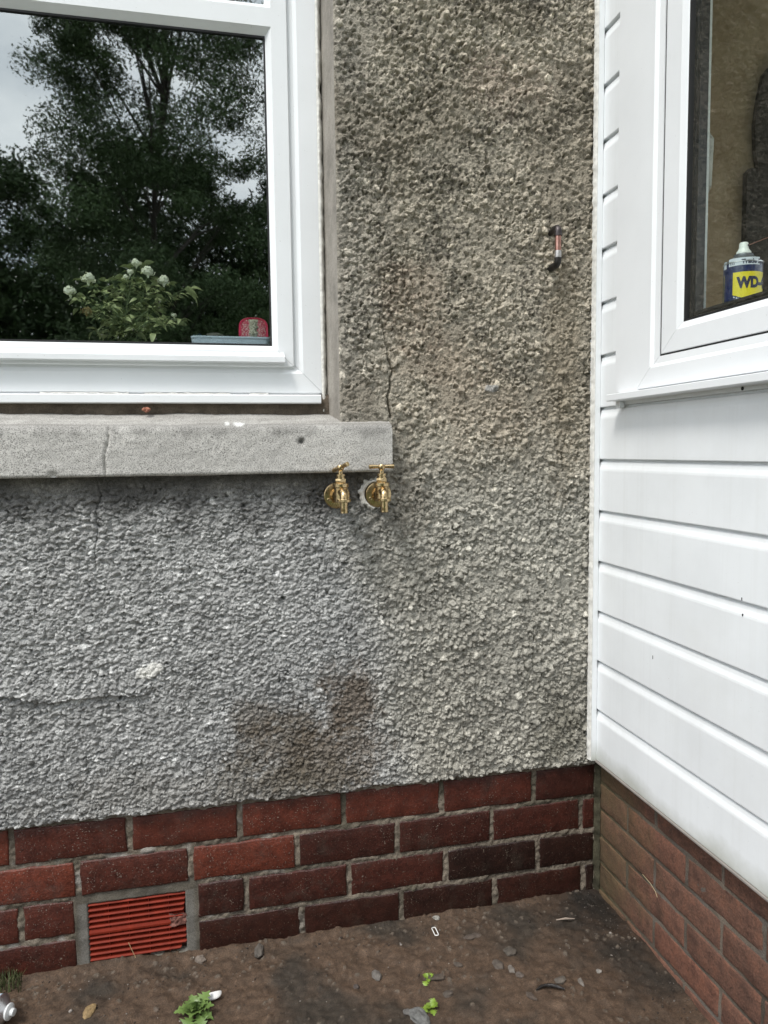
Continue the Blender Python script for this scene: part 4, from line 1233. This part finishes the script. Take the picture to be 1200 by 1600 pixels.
# rusty pebble on the sill
q = at_y(230, 637, 0.055)
rock('rusty_pebble', (q[0], 0.042, 1.0955+0.003), 0.0085, 8, simple('rusty_stone', (0.33, 0.13, 0.08), 0.7, var=0.4, scale=150, bmp=0.002), (1.5, 0.8, 0.62), 3, 0.3, label='small rusty pebble on the sill under the plastic cill', cat='pebble')

# ------------------------------------------------------------------ SPRAY CAN IN THE SIDE WINDOW
cd = (CF+CR*(1161-600)/FPX-CU*(430-800)/FPX)*1.34
cc0 = Vector(CAM+cd); cc0.z = 1.125
ztop = float((CAM+(CF+CR*(1160-600)/FPX-CU*(380-800)/FPX)*1.34)[2])      # top of the nozzle
can = empty('spray_can', cc0, label='blue and yellow aerosol can with white nozzle on the side window board', cat='spray can')
rc = 0.0325
zsh = ztop-0.040
M_blue = simple('can_blue', (0.008, 0.018, 0.085), 0.3, var=0.05); M_blue.node_tree.nodes['Principled BSDF'].inputs['Coat Weight'].default_value = 0.4
M_tin = simple('can_rim_tin', (0.55, 0.55, 0.56), 0.28, 0.9)
M_cone = simple('can_cone_grey', (0.16, 0.17, 0.19), 0.35, 0.5)
M_nozz = simple('white_nozzle', (0.75, 0.77, 0.75), 0.4)
M_yel = simple('label_yellow', (0.72, 0.60, 0.02), 0.35, var=0.03)
M_wht = simple('label_white', (0.62, 0.66, 0.74), 0.35, var=0.03)
M_ink = simple('label_ink', (0.01, 0.014, 0.05), 0.35)
def cz(p): return Vector((cc0.x, cc0.y, p))
MB().lathe(cz(1.126), (0, 0, 1), [(0, 0), (0, rc-0.001), (0.002, rc), (zsh-1.126, rc)], 64).build('can_body', M_blue, can)
MB().lathe(cz(zsh), (0, 0, 1), [(0, rc), (0.0006, rc+0.0008), (0.0022, rc+0.0008), (0.003, rc-0.0005)], 48).build('can_rim', M_tin, can)
MB().lathe(cz(zsh+0.003), (0, 0, 1), [(0, rc-0.0008), (0.004, 0.0275), (0.009, 0.0205), (0.012, 0.0165), (0.0135, 0.0165), (0.015, 0.0160), (0.017, 0.012), (0.017, 0)], 48).build('can_shoulder', M_cone, can)
nz_ = MB().lathe(cz(zsh+0.019), (0, 0, 1), [(0, 0), (0, 0.0125), (0.004, 0.0122), (0.008, 0.0092), (0.0105, 0.0082), (0.0185, 0.0076), (0.0205, 0.0066), (0.021, 0)], 28)
nz_.build('nozzle', M_nozz, can)
fa0 = math.atan2(CAM[1]-cc0.y, CAM[0]-cc0.x)         # direction from the can to the picture
q_ = cz(zsh+0.0335)+Vector((math.cos(fa0+1.2), math.sin(fa0+1.2), 0))*0.0070
MB().lathe(q_, (math.cos(fa0+1.2), math.sin(fa0+1.2), 0), [(0, 0.0022), (0.0014, 0.0022), (0.0014, 0)], 12).build('nozzle_hole', M_ink, can)
st = cz(zsh+0.0335)+Vector((math.cos(fa0+1.2), math.sin(fa0+1.2), 0))*0.008
MB().tube([st, st+Vector((math.cos(fa0+1.25), math.sin(fa0+1.25), 0.22))*0.10], 0.0008, 6).build('straw', simple('red_straw', (0.20, 0.09, 0.07), 0.4), can)
def wrap(u, z, off):    # u = arc length, positive to the right as seen from the camera
    an = fa0+u/rc
    return (cc0.x+(rc+off)*math.cos(an), cc0.y+(rc+off)*math.sin(an), z)
def wrapped(name, poly_test, u0, u1, z0, z1, off, mat, nu=60, nz2=50):
    V, F = [], []; us = [u0+(u1-u0)*i/nu for i in range(nu+1)]; vs = [z0+(z1-z0)*j/nz2 for j in range(nz2+1)]
    for v in vs:
        for u in us: V.append(wrap(u, v, off))
    for j in range(nz2):
        for i in range(nu):
            if poly_test((us[i]+us[i+1])/2, (vs[j]+vs[j+1])/2): F.append((j*(nu+1)+i, j*(nu+1)+i+1, (j+1)*(nu+1)+i+1, (j+1)*(nu+1)+i))
    mb = MB(); mb.add(V, F, True); return mb.build(name, mat, can)
def wrap_text(s_, size, u0, z, mat, off, name, bold=0.0, sx_=1.0, shear=0.0):
    cu = bpy.data.curves.new('lettering', 'FONT'); cu.body = s_; cu.size = size; cu.offset = bold; cu.resolution_u = 4; cu.shear = shear
    o = bpy.data.objects.new('lettering', cu); COL.objects.link(o)
    bpy.context.view_layer.update()
    dg = bpy.context.evaluated_depsgraph_get()
    me = bpy.data.meshes.new_from_object(o.evaluated_get(dg))
    bpy.data.objects.remove(o)
    bm = bmesh.new(); bm.from_mesh(me)
    for it in range(2):
        bmesh.ops.subdivide_edges(bm, edges=[e_ for e_ in bm.edges if abs(e_.verts[0].co.x-e_.verts[1].co.x)*sx_ > 0.0012], cuts=2)
    bmesh.ops.triangulate(bm, faces=bm.faces)
    for v in bm.verts: v.co = Vector(wrap(u0+v.co.x*sx_, z+v.co.y, off))
    bm.to_mesh(me); bm.free(); me.materials.clear()
    return link(name, me, mat, can)
D = 1.34/FPX                                           # metres per picture pixel at the can
def uz(px, py):                                        # picture position -> arc length and height on the can
    u = rc*math.asin(max(-0.999, min(0.999, (px-1161)*D/rc)))
    return u, ztop-(py-380)*D*1.02
ub, zb0 = uz(1141, 419); zb1 = uz(1141, 408)[1]
wrapped('label_band', lambda u, z: True, ub, ub+0.055, zb0, zb1, 0.0002, M_wht, 30, 2)
wrapped('label_band', lambda u, z: True, ub-0.016, ub-0.006, zb0-0.002, zb1-0.002, 0.0002, M_wht, 8, 2)
us_, zs0 = uz(1147, 429)
def shield(u, z):
    a_ = u-us_; zl_ = zs0-0.0385-0.012*min(1, max(0, a_/0.030)) if a_ < 0.03 else zs0-0.0505+0.012*(a_-0.03)/0.03
    return 0 <= a_ <= 0.06 and z > zl_
wrapped('label_shield', shield, us_, us_+0.06, zs0-0.055, zs0, 0.0002, M_yel, 60, 60)
def strap(u, z):
    a_ = u-us_; zl_ = zs0-0.0385-0.012*min(1, max(0, a_/0.030)) if a_ < 0.03 else zs0-0.0505+0.012*(a_-0.03)/0.03
    return 0 <= a_ <= 0.06 and zl_-0.0042 < z < zl_-0.0022 and (int(a_*700) % 3)
wrapped('label_small_print', strap, us_, us_+0.06, zs0-0.058, zs0-0.034, 0.0003, M_wht, 90, 60)
ut, zt2 = uz(1159, 417)
wrap_text('Trade Size', 0.0105, ut-0.0005, zt2, M_ink, 0.0004, 'lettering', 0.0004)
uw, zw = uz(1153.5, 452)
wrap_text('WD-40', 0.0250, uw, zw, M_ink, 0.0005, 'lettering', 0.0016, 0.80)
# hatch marks at the left of the band
mb = MB()
for k in range(3):
    for sgn in (1, -1):
        V = []
        for (du, dz) in ((0, 0), (0.0006, 0), (0.0026 if sgn > 0 else -0.0014, 0.006), (0.0020 if sgn > 0 else -0.0020, 0.006)):
            V.append(wrap(ub+0.0025+k*0.0032+du+(0.002 if sgn < 0 else 0), zb0+0.002+dz, 0.0004))
        mb.add(V, [(0, 1, 2, 3)])
mb.build('label_hatching', M_ink, can, fix=False)
ul, zl0 = uz(1135, 428)
wrapped('label_side_panel', lambda u, z: True, ul-0.010, ul-0.001, zs0-0.06, zs0, 0.0002, M_ink, 10, 10)
wrapped('label_side_line', lambda u, z: True, ul-0.001, ul, zs0-0.06, zs0, 0.0003, M_yel, 2, 10)

# pale plastic bracket behind the side pane
q0 = Vector(at_x(1099, 206, 0.030)); q1 = Vector(at_x(1112, 300, 0.030))
def pj(px, py): return at_x(px, py, 0.035)
hb_ = empty('window_stay_bracket', (0.035, float(pj(1104, 250)[1]), float(pj(1104, 250)[2])), label='translucent white plastic bracket seen behind the left edge of the side pane', cat='bracket')
mb = MB()
poly = [tuple(pj(*p)[1:]) for p in ((1088, 196), (1101, 200), (1112, 216), (1108, 290), (1104, 300), (1088, 304))]
mb.prism(poly, lambda y, z: (0.030, y, z), lambda y, z: (0.040, y, z))
mb.build('bracket_plate', simple('grey_white_plastic', (0.42, 0.42, 0.40), 0.5), hb_)
mb = MB()
poly = [tuple(pj(*p)[1:]) for p in ((1090, 228), (1104, 232), (1103, 252), (1102, 270), (1099, 286), (1090, 290))]
mb.prism(poly, lambda y, z: (0.0285, y, z), lambda y, z: (0.0299, y, z))
mb.build('bracket_recess', simple('recess_grey', (0.13, 0.13, 0.125), 0.6, bmp=0.002), hb_)
# dark tall thing inside the porch room
M_dark = simple('charcoal_cloth', (0.030, 0.027, 0.026), 0.9, var=0.35, scale=9, bmp=0.004, bscale=30)
def pc(px, py, Y): return at_y(px, py, Y)
Yd = -0.035
P1 = pc(1168, 268, Yd); P2 = pc(1176, 262, Yd)
db = empty('dark_furniture', (float(P1[0])+0.15, Yd, 0.30), label='tall dark piece with a stepped left outline, seen through the side window', cat='furniture')
mb = MB(); x0 = float(P1[0]); zt3 = float(P2[2])
mb.prism([(x0, 0.30), (x0, zt3-0.010), (x0+0.010, zt3), (x0+0.55, zt3), (x0+0.55, 0.30)], lambda x, z: (x, Yd, z), lambda x, z: (x, Yd+0.015, z))
mb.build('lower_body', M_dark, db)
mb = MB()
up = [pc(*p, Yd) for p in ((1195, 115), (1187, 150), (1181, 195), (1182, 235), (1186, 262))]
mb.prism([(float(p[0]), float(p[2])) for p in up]+[(x0+0.5, zt3+0.003), (x0+0.5, float(up[0][2])+0.12), (float(up[0][0])+0.05, float(up[0][2])+0.06)], lambda x, z: (x, Yd+0.002, z), lambda x, z: (x, Yd+0.014, z))
mb.build('upper_body', M_dark, db)

# ------------------------------------------------------------------ ON THE GROUND
def gp3(px, py):
    p = at_z(px, py, Z0)
    for _ in range(3): p = at_z(px, py, gz(p[0], p[1]))
    return Vector((float(p[0]), float(p[1]), gz(p[0], p[1])))
stones = [
    (588, 1526, .0125, (1.0, .75, .6), (0.20, 0.18, 0.16), 'grey lozenge-shaped stone lying alone on the brown soil', 'stone'),
    (313, 1502, .0115, (1, .8, .75), (0.27, 0.22, 0.18), 'buff rounded stone against the bricks beside the red air brick', 'stone'),
    (404, 1489, .0165, (1.2, .6, .55), (0.15, 0.13, 0.11), 'angular grey-brown stone at the foot of the wall, left of the white chip', 'stone'),
    (682, 1435, .0065, (1.2, .9, .8), (0.45, 0.43, 0.38), 'tiny white plaster chip at the foot of the brick wall', 'chip'),
    (141, 1581, .0125, (1.3, .8, .5), (0.38, 0.26, 0.12), 'tan crumbly lump on the soil, near the lying spray can', 'lump'),
    (657, 1592, .019, (1.3, .8, .5), (0.20, 0.20, 0.19), 'pale grey flat stone beside the lower bright green weed', 'stone'),
    (637, 1583, .0075, (1.2, .8, .6), (0.17, 0.16, 0.15), 'small grey pebble just left of the pale flat stone', 'pebble'),
    (716, 1533-25, .0075, (1.3, .9, .5), (0.12, 0.095, 0.075), 'small brown pebble on the soil, below the white plastic clip', 'pebble'),
    (778, 1508, .0120, (1.2, .9, .45), (0.13, 0.105, 0.085), 'pale brown half-buried stone, the larger upper one of the scatter', 'stone'),
    (797, 1488, .0130, (1.0, 1, .45), (0.12, 0.10, 0.08), 'round brown half-buried stone highest in the scatter', 'stone'),
    (799, 1516, .0085, (1.4, .8, .5), (0.24, 0.21, 0.18), 'whitish sliver of stone in the middle of the scatter', 'stone'),
    (812, 1524, .0085, (1, .9, .5), (0.15, 0.12, 0.1), 'small brown stone just below the whitish sliver', 'stone'),
    (875, 1533, .0105, (1.2, .8, .5), (0.16, 0.135, 0.11), 'light brown stone above the black twig', 'stone'),
    (908, 1536, .0075, (1.4, .7, .5), (0.25, 0.22, 0.19), 'small pale stone right of the black twig', 'stone'),
    (936, 1519, .0055, (1, .9, .7), (0.40, 0.37, 0.33), 'little white pebble nearest the side wall', 'pebble'),
    (680, 1529, .014, (.6, 1.5, .4), (0.11, 0.085, 0.065), 'brown flake of stone right of the upper green weed', 'stone'),
    (700, 1554, .0085, (1.4, .9, .5), (0.13, 0.105, 0.085), 'light brown pebble right of the lower green weed', 'pebble'),
    (733, 1464, .0085, (1.6, .9, .3), (0.13, 0.1, 0.08), 'flat pale brown flake near the wall, right of the white clip', 'stone'),
    (745, 1462, .0085, (1.4, .9, .3), (0.13, 0.1, 0.08), 'flat brown flake touching the other flake, on its right', 'stone'),
    (585-28, 1483+60, .006, (1, .9, .7), (0.10, 0.08, 0.07), 'dark little stone left of the grey lozenge stone', 'stone'),
    (830, 1557, .0085, (1.5, .8, .4), (0.12, 0.09, 0.07), 'reddish brown flake left below the black twig', 'stone'),
    (244, 1578, .0055, (1.2, .9, .7), (0.16, 0.12, 0.09), 'tiny brown pebble left of the leafy weed', 'pebble'),
]
for k, (a0, b0, r, sq, col, lab, cat) in enumerate(stones):
    p = gp3(a0, b0)
    rock('stone' if cat != 'lump' else 'clay_lump', (p.x, p.y, p.z+r*sq[2]*0.35), r, 40+k, simple('stone_%s' % k, tuple(c_*0.62 for c_ in col), 0.8, var=0.35, scale=90, bmp=0.002, bscale=350), sq, 3, 0.26, label=lab, cat=cat)
# gravel: fine loose bits, nobody could count them
V = []; F = []
gr = random.Random(99)
bm = bmesh.new(); bmesh.ops.create_icosphere(bm, subdivisions=1, radius=1.0)
ico_v = [v.co.copy() for v in bm.verts]; ico_f = [tuple(v.index for v in f_.verts) for f_ in bm.faces]; bm.free()
gcols = []
N = 2600
gxs = np.array([gr.uniform(-1.4, -0.01) for _ in range(N)]); gys = np.array([-abs(gr.gauss(0, 0.22))-0.004 if gr.random() < .8 else gr.uniform(-0.5, 0) for _ in range(N)])
gxs[:600] = -np.abs(np.random.default_rng(4).normal(0.015, 0.05, 600))-0.004     # more of them along the side wall
gys[:600] = -np.random.default_rng(5).uniform(0.0, 0.6, 600)
ok = fbm(gxs, gys, 6, 3, 77) > -0.25
ghs = ground_h(gxs, gys)[0]
for x, y, z, k_ in zip(gxs, gys, ghs, ok):
    if not k_: continue
    r = min(0.0052, 0.0008*math.exp(gr.gauss(0.1, 0.5)))
    a_ = gr.uniform(0.6, 1.3); b_ = gr.uniform(0.5, 0.9); an = gr.uniform(0, 6.28); ca_, sa_ = math.cos(an), math.sin(an)
    base = len(V)
    for v in ico_v:
        j = 1+gr.uniform(-0.22, 0.22)
        vx, vy, vz = v.x*a_*j*r, v.y*j*r, v.z*b_*j*r
        V.append((x+vx*ca_-vy*sa_, y+vx*sa_+vy*ca_, z+vz+r*b_*0.4))
    F += [tuple(i+base for i in f_) for f_ in ico_f]
    t = gr.random(); cg = (0.035, 0.026, 0.02) if t < 0.55 else ((0.075, 0.063, 0.052) if t < 0.88 else (0.20, 0.18, 0.16))
    s_ = gr.uniform(0.7, 1.3); gcols += [tuple(c*s_ for c in cg)]*len(ico_v)
me = np_mesh('gravel', np.array(V), np.array(F), False, np.array(gcols))
link('gravel', me, M_soil, label='loose grit and tiny pebbles strewn over the brown soil', cat='gravel', kind='stuff')
# clods against the wall foot
# white plastic clip, twigs, curl
M_white = simple('white_plastic', (0.72, 0.72, 0.70), 0.4)
p = gp3(680, 1458)
clip = rrect(0.0042, 0.012, 0.004, 5)
rot = Matrix.Rotation(0.12, 3, 'Z')
MB().tube([Vector((p.x, p.y, p.z+0.004))+rot @ Vector((x, y, 0.002*math.sin(y*200))) for x, y in clip+clip[:2]], 0.0011, 8).build('plastic_clip', M_white, None, label='narrow white plastic loop lying on the soil near the wall', cat='clip')
p0 = gp3(838, 1549); p1 = gp3(882, 1549)
L = [Vector((p0.x+(p1.x-p0.x)*t, p0.y+(p1.y-p0.y)*t+0.012*math.sin(t*math.pi)*1.0, max(p0.z, p1.z)+0.004)) for t in [i/8 for i in range(9)]]
MB().tube(L, [0.0012, 0.003, 0.0035, 0.003, 0.0032, 0.0036, 0.0034, 0.003, 0.0018], 9).build('black_twig', simple('wet_twig', (0.012, 0.010, 0.009), 0.35, bmp=0.002), None, label='curved black twig lying on the soil', cat='twig')
p0 = gp3(869, 1440); p1 = gp3(898, 1441)
MB().tube([p0+Vector((0, 0, 0.004)), (p0+p1)/2+Vector((0, 0, 0.006)), p1+Vector((0, 0, 0.004))], [0.0012, 0.0024, 0.001], 8).build('pale_twig', simple('dry_twig', (0.26, 0.21, 0.17), 0.7), None, label='short pale straight twig near the inside corner', cat='twig')
p = gp3(333, 1562)
A, B = np.meshgrid(np.linspace(-0.2, 2.6, 18), np.linspace(-1, 1, 5))
R_ = 0.0155
W_ = 0.006*np.sin(np.clip((A+0.25)/2.9, 0, 1)*math.pi)**0.6
P = np.stack([p.x-0.001+R_*np.cos(A-2.7)*1.15, p.y+R_*np.sin(A-2.7)*0.6+0.004+B*W_*0.8, p.z+0.009+B*W_*0.8+0.003*np.sin(A)], -1)
o = sheet('plastic_curl', P, M_white, None, label='curled white plastic shaving beside the leafy weed', cat='plastic scrap')
sol = o.modifiers.new('thick', 'SOLIDIFY'); sol.thickness = 0.0012
# dry straws
q = [Vector(at_x(a0, b0, -0.006)) for a0, b0 in ((1004, 1366), (1016, 1380), (1024, 1393), (1027, 1402))]
MB().tube(q, 0.0006, 6).build('dry_straw', simple('straw', (0.36, 0.29, 0.17), 0.7), None, label='thin dry straw leaning on the orange side bricks', cat='straw')
q = [Vector(at_y(a0, b0, -0.004)) for a0, b0 in ((201, 1473), (206, 1484), (211, 1494), (216, 1507))]
MB().tube(q, 0.0007, 6).build('grass_stalk', simple('straw2', (0.42, 0.30, 0.16), 0.7), None, label='bent dry grass stalk hanging across the red air brick', cat='grass stalk')

# weeds
M_weed = m_leaf('weed_leaf', (0.060, 0.105, 0.025), (0.12, 0.185, 0.050), 0.45)
M_weed2 = m_leaf('lime_weed_leaf', (0.10, 0.16, 0.018), (0.16, 0.24, 0.03), 0.45)
def lobed(name, L, W, curl, seed):
    r = random.Random(seed); n = 13; V = []; F = []
    for i in range(n+1):
        t = i/n
        w_ = W*0.5*(0.16+0.84*min(1, max(0, (t-0.25)/0.35)) if t < 0.6 else max(0.03, math.cos((t-0.6)/0.4*math.pi/2)))
        w_ *= 1+0.42*math.cos(i*math.pi)*(0.2 < t < 0.9)+r.uniform(-.08, .08)
        z = L*(0.55*t-curl*t*t)
        V += [(-w_, t*L*0.92, z+0.25*w_+r.uniform(-1, 1)*0.05*W), (0, t*L*0.92, z), (w_, t*L*0.92, z+0.25*w_+r.uniform(-1, 1)*0.05*W)]
    for i in range(n):
        b = i*3; F += [(b, b+1, b+4, b+3), (b+1, b+2, b+5, b+4)]
    return py_mesh(name, V, F, True)
def weed(px, py, n, L, W, mat, lab, seed, up_=0.5, zo=0.0):
    r = random.Random(seed); p = gp3(px, py)
    e_ = empty('weed', (p.x, p.y, p.z), label=lab, cat='weed')
    ms = [lobed('leaf_blade', L, W, c, seed+i) for i, c in enumerate((0.55, 0.8, 0.3))]
    for m_ in ms: m_.materials.append(mat)
    for k in range(n):
        o = bpy.data.objects.new('leaf', ms[k % 3]); COL.objects.link(o); o.parent = e_
        a_ = k*2.4+r.uniform(-0.3, 0.3); inner = k/n
        s_ = 1.0-0.45*inner+r.uniform(-0.12, 0.12)
        o.rotation_euler = (Matrix.Rotation(a_, 4, 'Z') @ Matrix.Rotation(up_*inner*1.6+r.uniform(-.15, .25), 4, 'X')).to_euler()
        o.location = (r.uniform(-.003, .003), r.uniform(-.003, .003), 0.001+zo); o.scale = (s_, s_, s_)
    return e_
weed(306, 1586, 24, 0.047, 0.023, M_weed, 'green leafy rosette weed beside the curled white plastic', 21, 0.65)
weed(672, 1578, 11, 0.024, 0.016, M_weed2, 'bright lime weed beside the pale grey flat stone, the lower of two', 31, 0.5)
weed(668, 1532, 6, 0.020, 0.012, M_weed2, 'small bright lime weed above the other lime one', 37, 0.4)
# grass tuft at the left foot of the wall
V = []; F = []
gr = random.Random(17)
for k in range(150):
    p = gp3(gr.uniform(-6, 34), gr.uniform(1524, 1552)); h_ = gr.uniform(0.010, 0.032); a_ = gr.uniform(0, 6.28); b_ = gr.uniform(0.1, 0.9)
    d = Vector((math.cos(a_), math.sin(a_), 0)); s_ = Vector((-d.y, d.x, 0))*0.0009
    base = len(V); m1 = p+Vector((0, 0, h_*0.6))+d*h_*0.2*b_; tp = p+Vector((0, 0, h_))+d*h_*0.7*b_
    V += [p-s_, p+s_, m1-s_*0.8, m1+s_*0.8, tp, tp]; F += [(base, base+1, base+3, base+2), (base+2, base+3, base+4, base+4)]
mb = MB(); mb.add(V, [f_ if len(set(f_)) == 4 else f_[:3] for f_ in F])
mb.build('grass_tuft', simple('moss_grass', (0.07, 0.085, 0.03), 0.7, var=0.5, scale=80), None, fix=False, label='low mossy grass at the foot of the wall at the left edge', cat='grass', kind='stuff')

# lying spray can, bottom left
p = gp3(25, 1601)
axd = Vector((0.93, -0.36, 0)).normalized(); rr2 = 0.027
o0 = Vector((p.x, p.y, p.z+rr2+0.001))+Vector((0.004, -0.006, 0))
lc = empty('lying_spray_can', (o0.x, o0.y, p.z), label='pale blue spray can lying on the soil with its nozzle to the right', cat='spray can')
m, nn, ll, bs = mat_new('pale_blue_can')
tcn = nn.new('ShaderNodeTexCoord'); wv = nn.new('ShaderNodeTexWave'); wv.inputs['Scale'].default_value = 22; wv.bands_direction = 'X'; wv.inputs['Distortion'].default_value = 3
ll.new(tcn.outputs['Object'], wv.inputs['Vector'])
ll.new(ramp(nn, ll, wv.outputs['Fac'], [(0.45, (0.28, 0.42, 0.52)), (0.6, (0.62, 0.68, 0.72))]), bs.inputs['Base Color']); bs.inputs['Roughness'].default_value = 0.35
MB().lathe(o0-axd*0.17, axd, [(0, 0), (0, rr2), (0.135, rr2)], 40).build('can_body', m, lc)
MB().lathe(o0-axd*0.035, axd, [(0, rr2), (0.001, rr2+0.001), (0.003, rr2+0.001), (0.004, rr2-0.001), (0.012, 0.019), (0.017, 0.013), (0.018, 0.013)], 40).build('can_shoulder', M_tin, lc)
MB().lathe(o0-axd*0.018, axd, [(0, 0.013), (0.0015, 0.0145), (0.004, 0.0145), (0.0055, 0.012), (0.007, 0.007), (0.013, 0.0065), (0.014, 0)], 28).build('nozzle', simple('pale_nozzle', (0.6, 0.62, 0.62), 0.35), lc)

# ------------------------------------------------------------------ TREES BEHIND THE CAMERA (seen in the window pane)
M_bark = simple('bark', (0.045, 0.038, 0.03), 0.9, var=0.3, scale=12)
def m_tree(name, c1, c2):
    m, n, l, b = mat_new(name)
    a = n.new('ShaderNodeVertexColor'); a.layer_name = 'Col'
    l.new(a.outputs['Color'], b.inputs['Base Color']); b.inputs['Roughness'].default_value = 0.6
    b.inputs['Specular IOR Level'].default_value = 0.2
    return m
M_crown = m_tree('tree_leaves', None, None)
def tree(loc, H, Rc, zc0, nclump, nleaf, lsz, c1, c2, label, seed, gap=0.35, thin=1.0):
    g = np.random.default_rng(seed)
    t = empty('garden_tree', (loc[0], loc[1], 0), label=label, cat='tree')
    r = random.Random(seed)
    mb = MB()
    top = Vector((loc[0], loc[1], H*0.93))
    tr = [Vector((loc[0]+0.25*math.sin(k*0.9+seed)*k/9, loc[1]+0.2*math.sin(k*0.7)*k/9, -0.1+H*0.93*k/10)) for k in range(11)]
    mb.tube(tr, [0.075*(H/11)*(1-0.09*k) for k in range(11)], 10)
    mb.build('trunk', M_bark, t)
    cents = []
    lm = MB()
    for k in range(nclump):
        hh_ = zc0+(H-zc0)*(r.random()**0.85)
        f_ = (hh_-zc0)/(H-zc0)
        prof_ = math.sqrt(max(0.02, 1-((f_-0.38)/0.64)**2))
        a_ = r.uniform(0, 6.283); rad = Rc*prof_*(0.08+0.92*math.sqrt(r.random()))
        c = Vector((loc[0]+math.cos(a_)*rad, loc[1]+math.sin(a_)*rad, hh_))
        cents.append((c, Rc*r.uniform(0.09, 0.22)))
        if k % 5 == 0:
            b0 = tr[max(1, min(9, int((hh_*0.8)/(H*0.93)*10)))]
            lm.tube([b0, (b0+c)/2+Vector((0, 0, 0.25)), c], [0.028*H/11, 0.018*H/11, 0.008], 5, False)
    lm.build('limb', M_bark, t, fix=False)
    per = nleaf//nclump
    allV = []; allC = []
    for (c, cr_) in cents:
        n = per
        d = g.normal(size=(n, 3)); d /= np.linalg.norm(d, axis=1)[:, None]
        rr_ = cr_*g.random(n)**0.45
        P = np.array(c)[None]+d*rr_[:, None]*np.array([1.35, 1.35, 0.8])
        nrm = g.normal(size=(n, 3))+np.array([0, 0, 0.8]); nrm /= np.linalg.norm(nrm, axis=1)[:, None]
        ax_ = np.cross(nrm, g.normal(size=(n, 3))); ax_ /= np.linalg.norm(ax_, axis=1)[:, None]
        bx_ = np.cross(nrm, ax_)
        s_ = lsz*(0.6+0.8*g.random(n))[:, None]
        q = np.stack([P-ax_*s_, P+bx_*s_*0.42, P+ax_*s_, P-bx_*s_*0.42], 1)
        allV.append(q.reshape(-1, 3))
        cl = np.array(c1)+(np.array(c2)-np.array(c1))*g.random((n, 1)); cl *= g.uniform(0.75, 1.25)
        allC.append(np.repeat(cl, 4, axis=0))
    V = np.concatenate(allV); m_ = len(V)//4
    F = np.arange(m_*4).reshape(m_, 4)
    link('crown', np_mesh('crown', V, F, False, np.concatenate(allC)), M_crown, t, kind='stuff')
    return t
tree((-1.75, -13.2), 11.8, 2.35, 2.6, 290, 185000, 0.034, (0.04, 0.07, 0.028), (0.11, 0.16, 0.07), 'tall airy tree mirrored in the middle of the window pane', 1)
tree((-1.8, -18.5), 8.0, 3.6, 1.0, 160, 50000, 0.075, (0.03, 0.05, 0.02), (0.05, 0.085, 0.03), 'dense dark tree behind the tall airy tree', 2)
tree((2.2, -17.0), 7.6, 3.1, 0.8, 130, 42000, 0.07, (0.03, 0.05, 0.02), (0.055, 0.09, 0.035), 'dense rounded tree mirrored at the right edge of the pane', 3)
tree((-6.6, -20.0), 8.6, 2.9, 0.8, 120, 40000, 0.07, (0.045, 0.075, 0.03), (0.08, 0.12, 0.05), 'paler tree mirrored at the left edge of the pane', 4)
tree((-10.5, -19.0), 8.0, 3.0, 0.8, 80, 12000, 0.14, (0.04, 0.07, 0.03), (0.07, 0.11, 0.05), 'dense green tree furthest to the left of the garden', 5)
tree((6.5, -20.0), 9.0, 3.4, 0.8, 80, 12000, 0.14, (0.035, 0.06, 0.025), (0.06, 0.1, 0.04), 'tall green tree furthest to the right of the garden', 6)

# tall hedge along the end of the garden
hg = empty('garden_hedge', (0, -22.5, 0), label='tall dark clipped hedge closing the garden, behind all the trees', cat='hedge')
g = np.random.default_rng(50); n = 60000
P = np.stack([g.uniform(-16, 16, n), -22.5+g.normal(0, 0.45, n), 6.2*g.random(n)**0.8], 1)
P[:, 2] *= 1+0.12*perlin(P[:, 0], P[:, 0]*0, 0.7, 3)
nrm = g.normal(size=(n, 3)); nrm /= np.linalg.norm(nrm, axis=1)[:, None]
a_ = np.cross(nrm, g.normal(size=(n, 3))); a_ /= np.linalg.norm(a_, axis=1)[:, None]; b_ = np.cross(nrm, a_)
s_ = 0.15*(0.6+0.8*g.random(n))[:, None]
q = np.stack([P-a_*s_, P+b_*s_*0.5, P+a_*s_, P-b_*s_*0.5], 1).reshape(-1, 3)
cl = np.repeat(np.array([0.03, 0.05, 0.02])*g.uniform(0.7, 1.4, (n, 1)), 4, axis=0)
link('foliage', np_mesh('foliage', q, np.arange(n*4).reshape(n, 4), False, cl), M_crown, hg, kind='stuff')
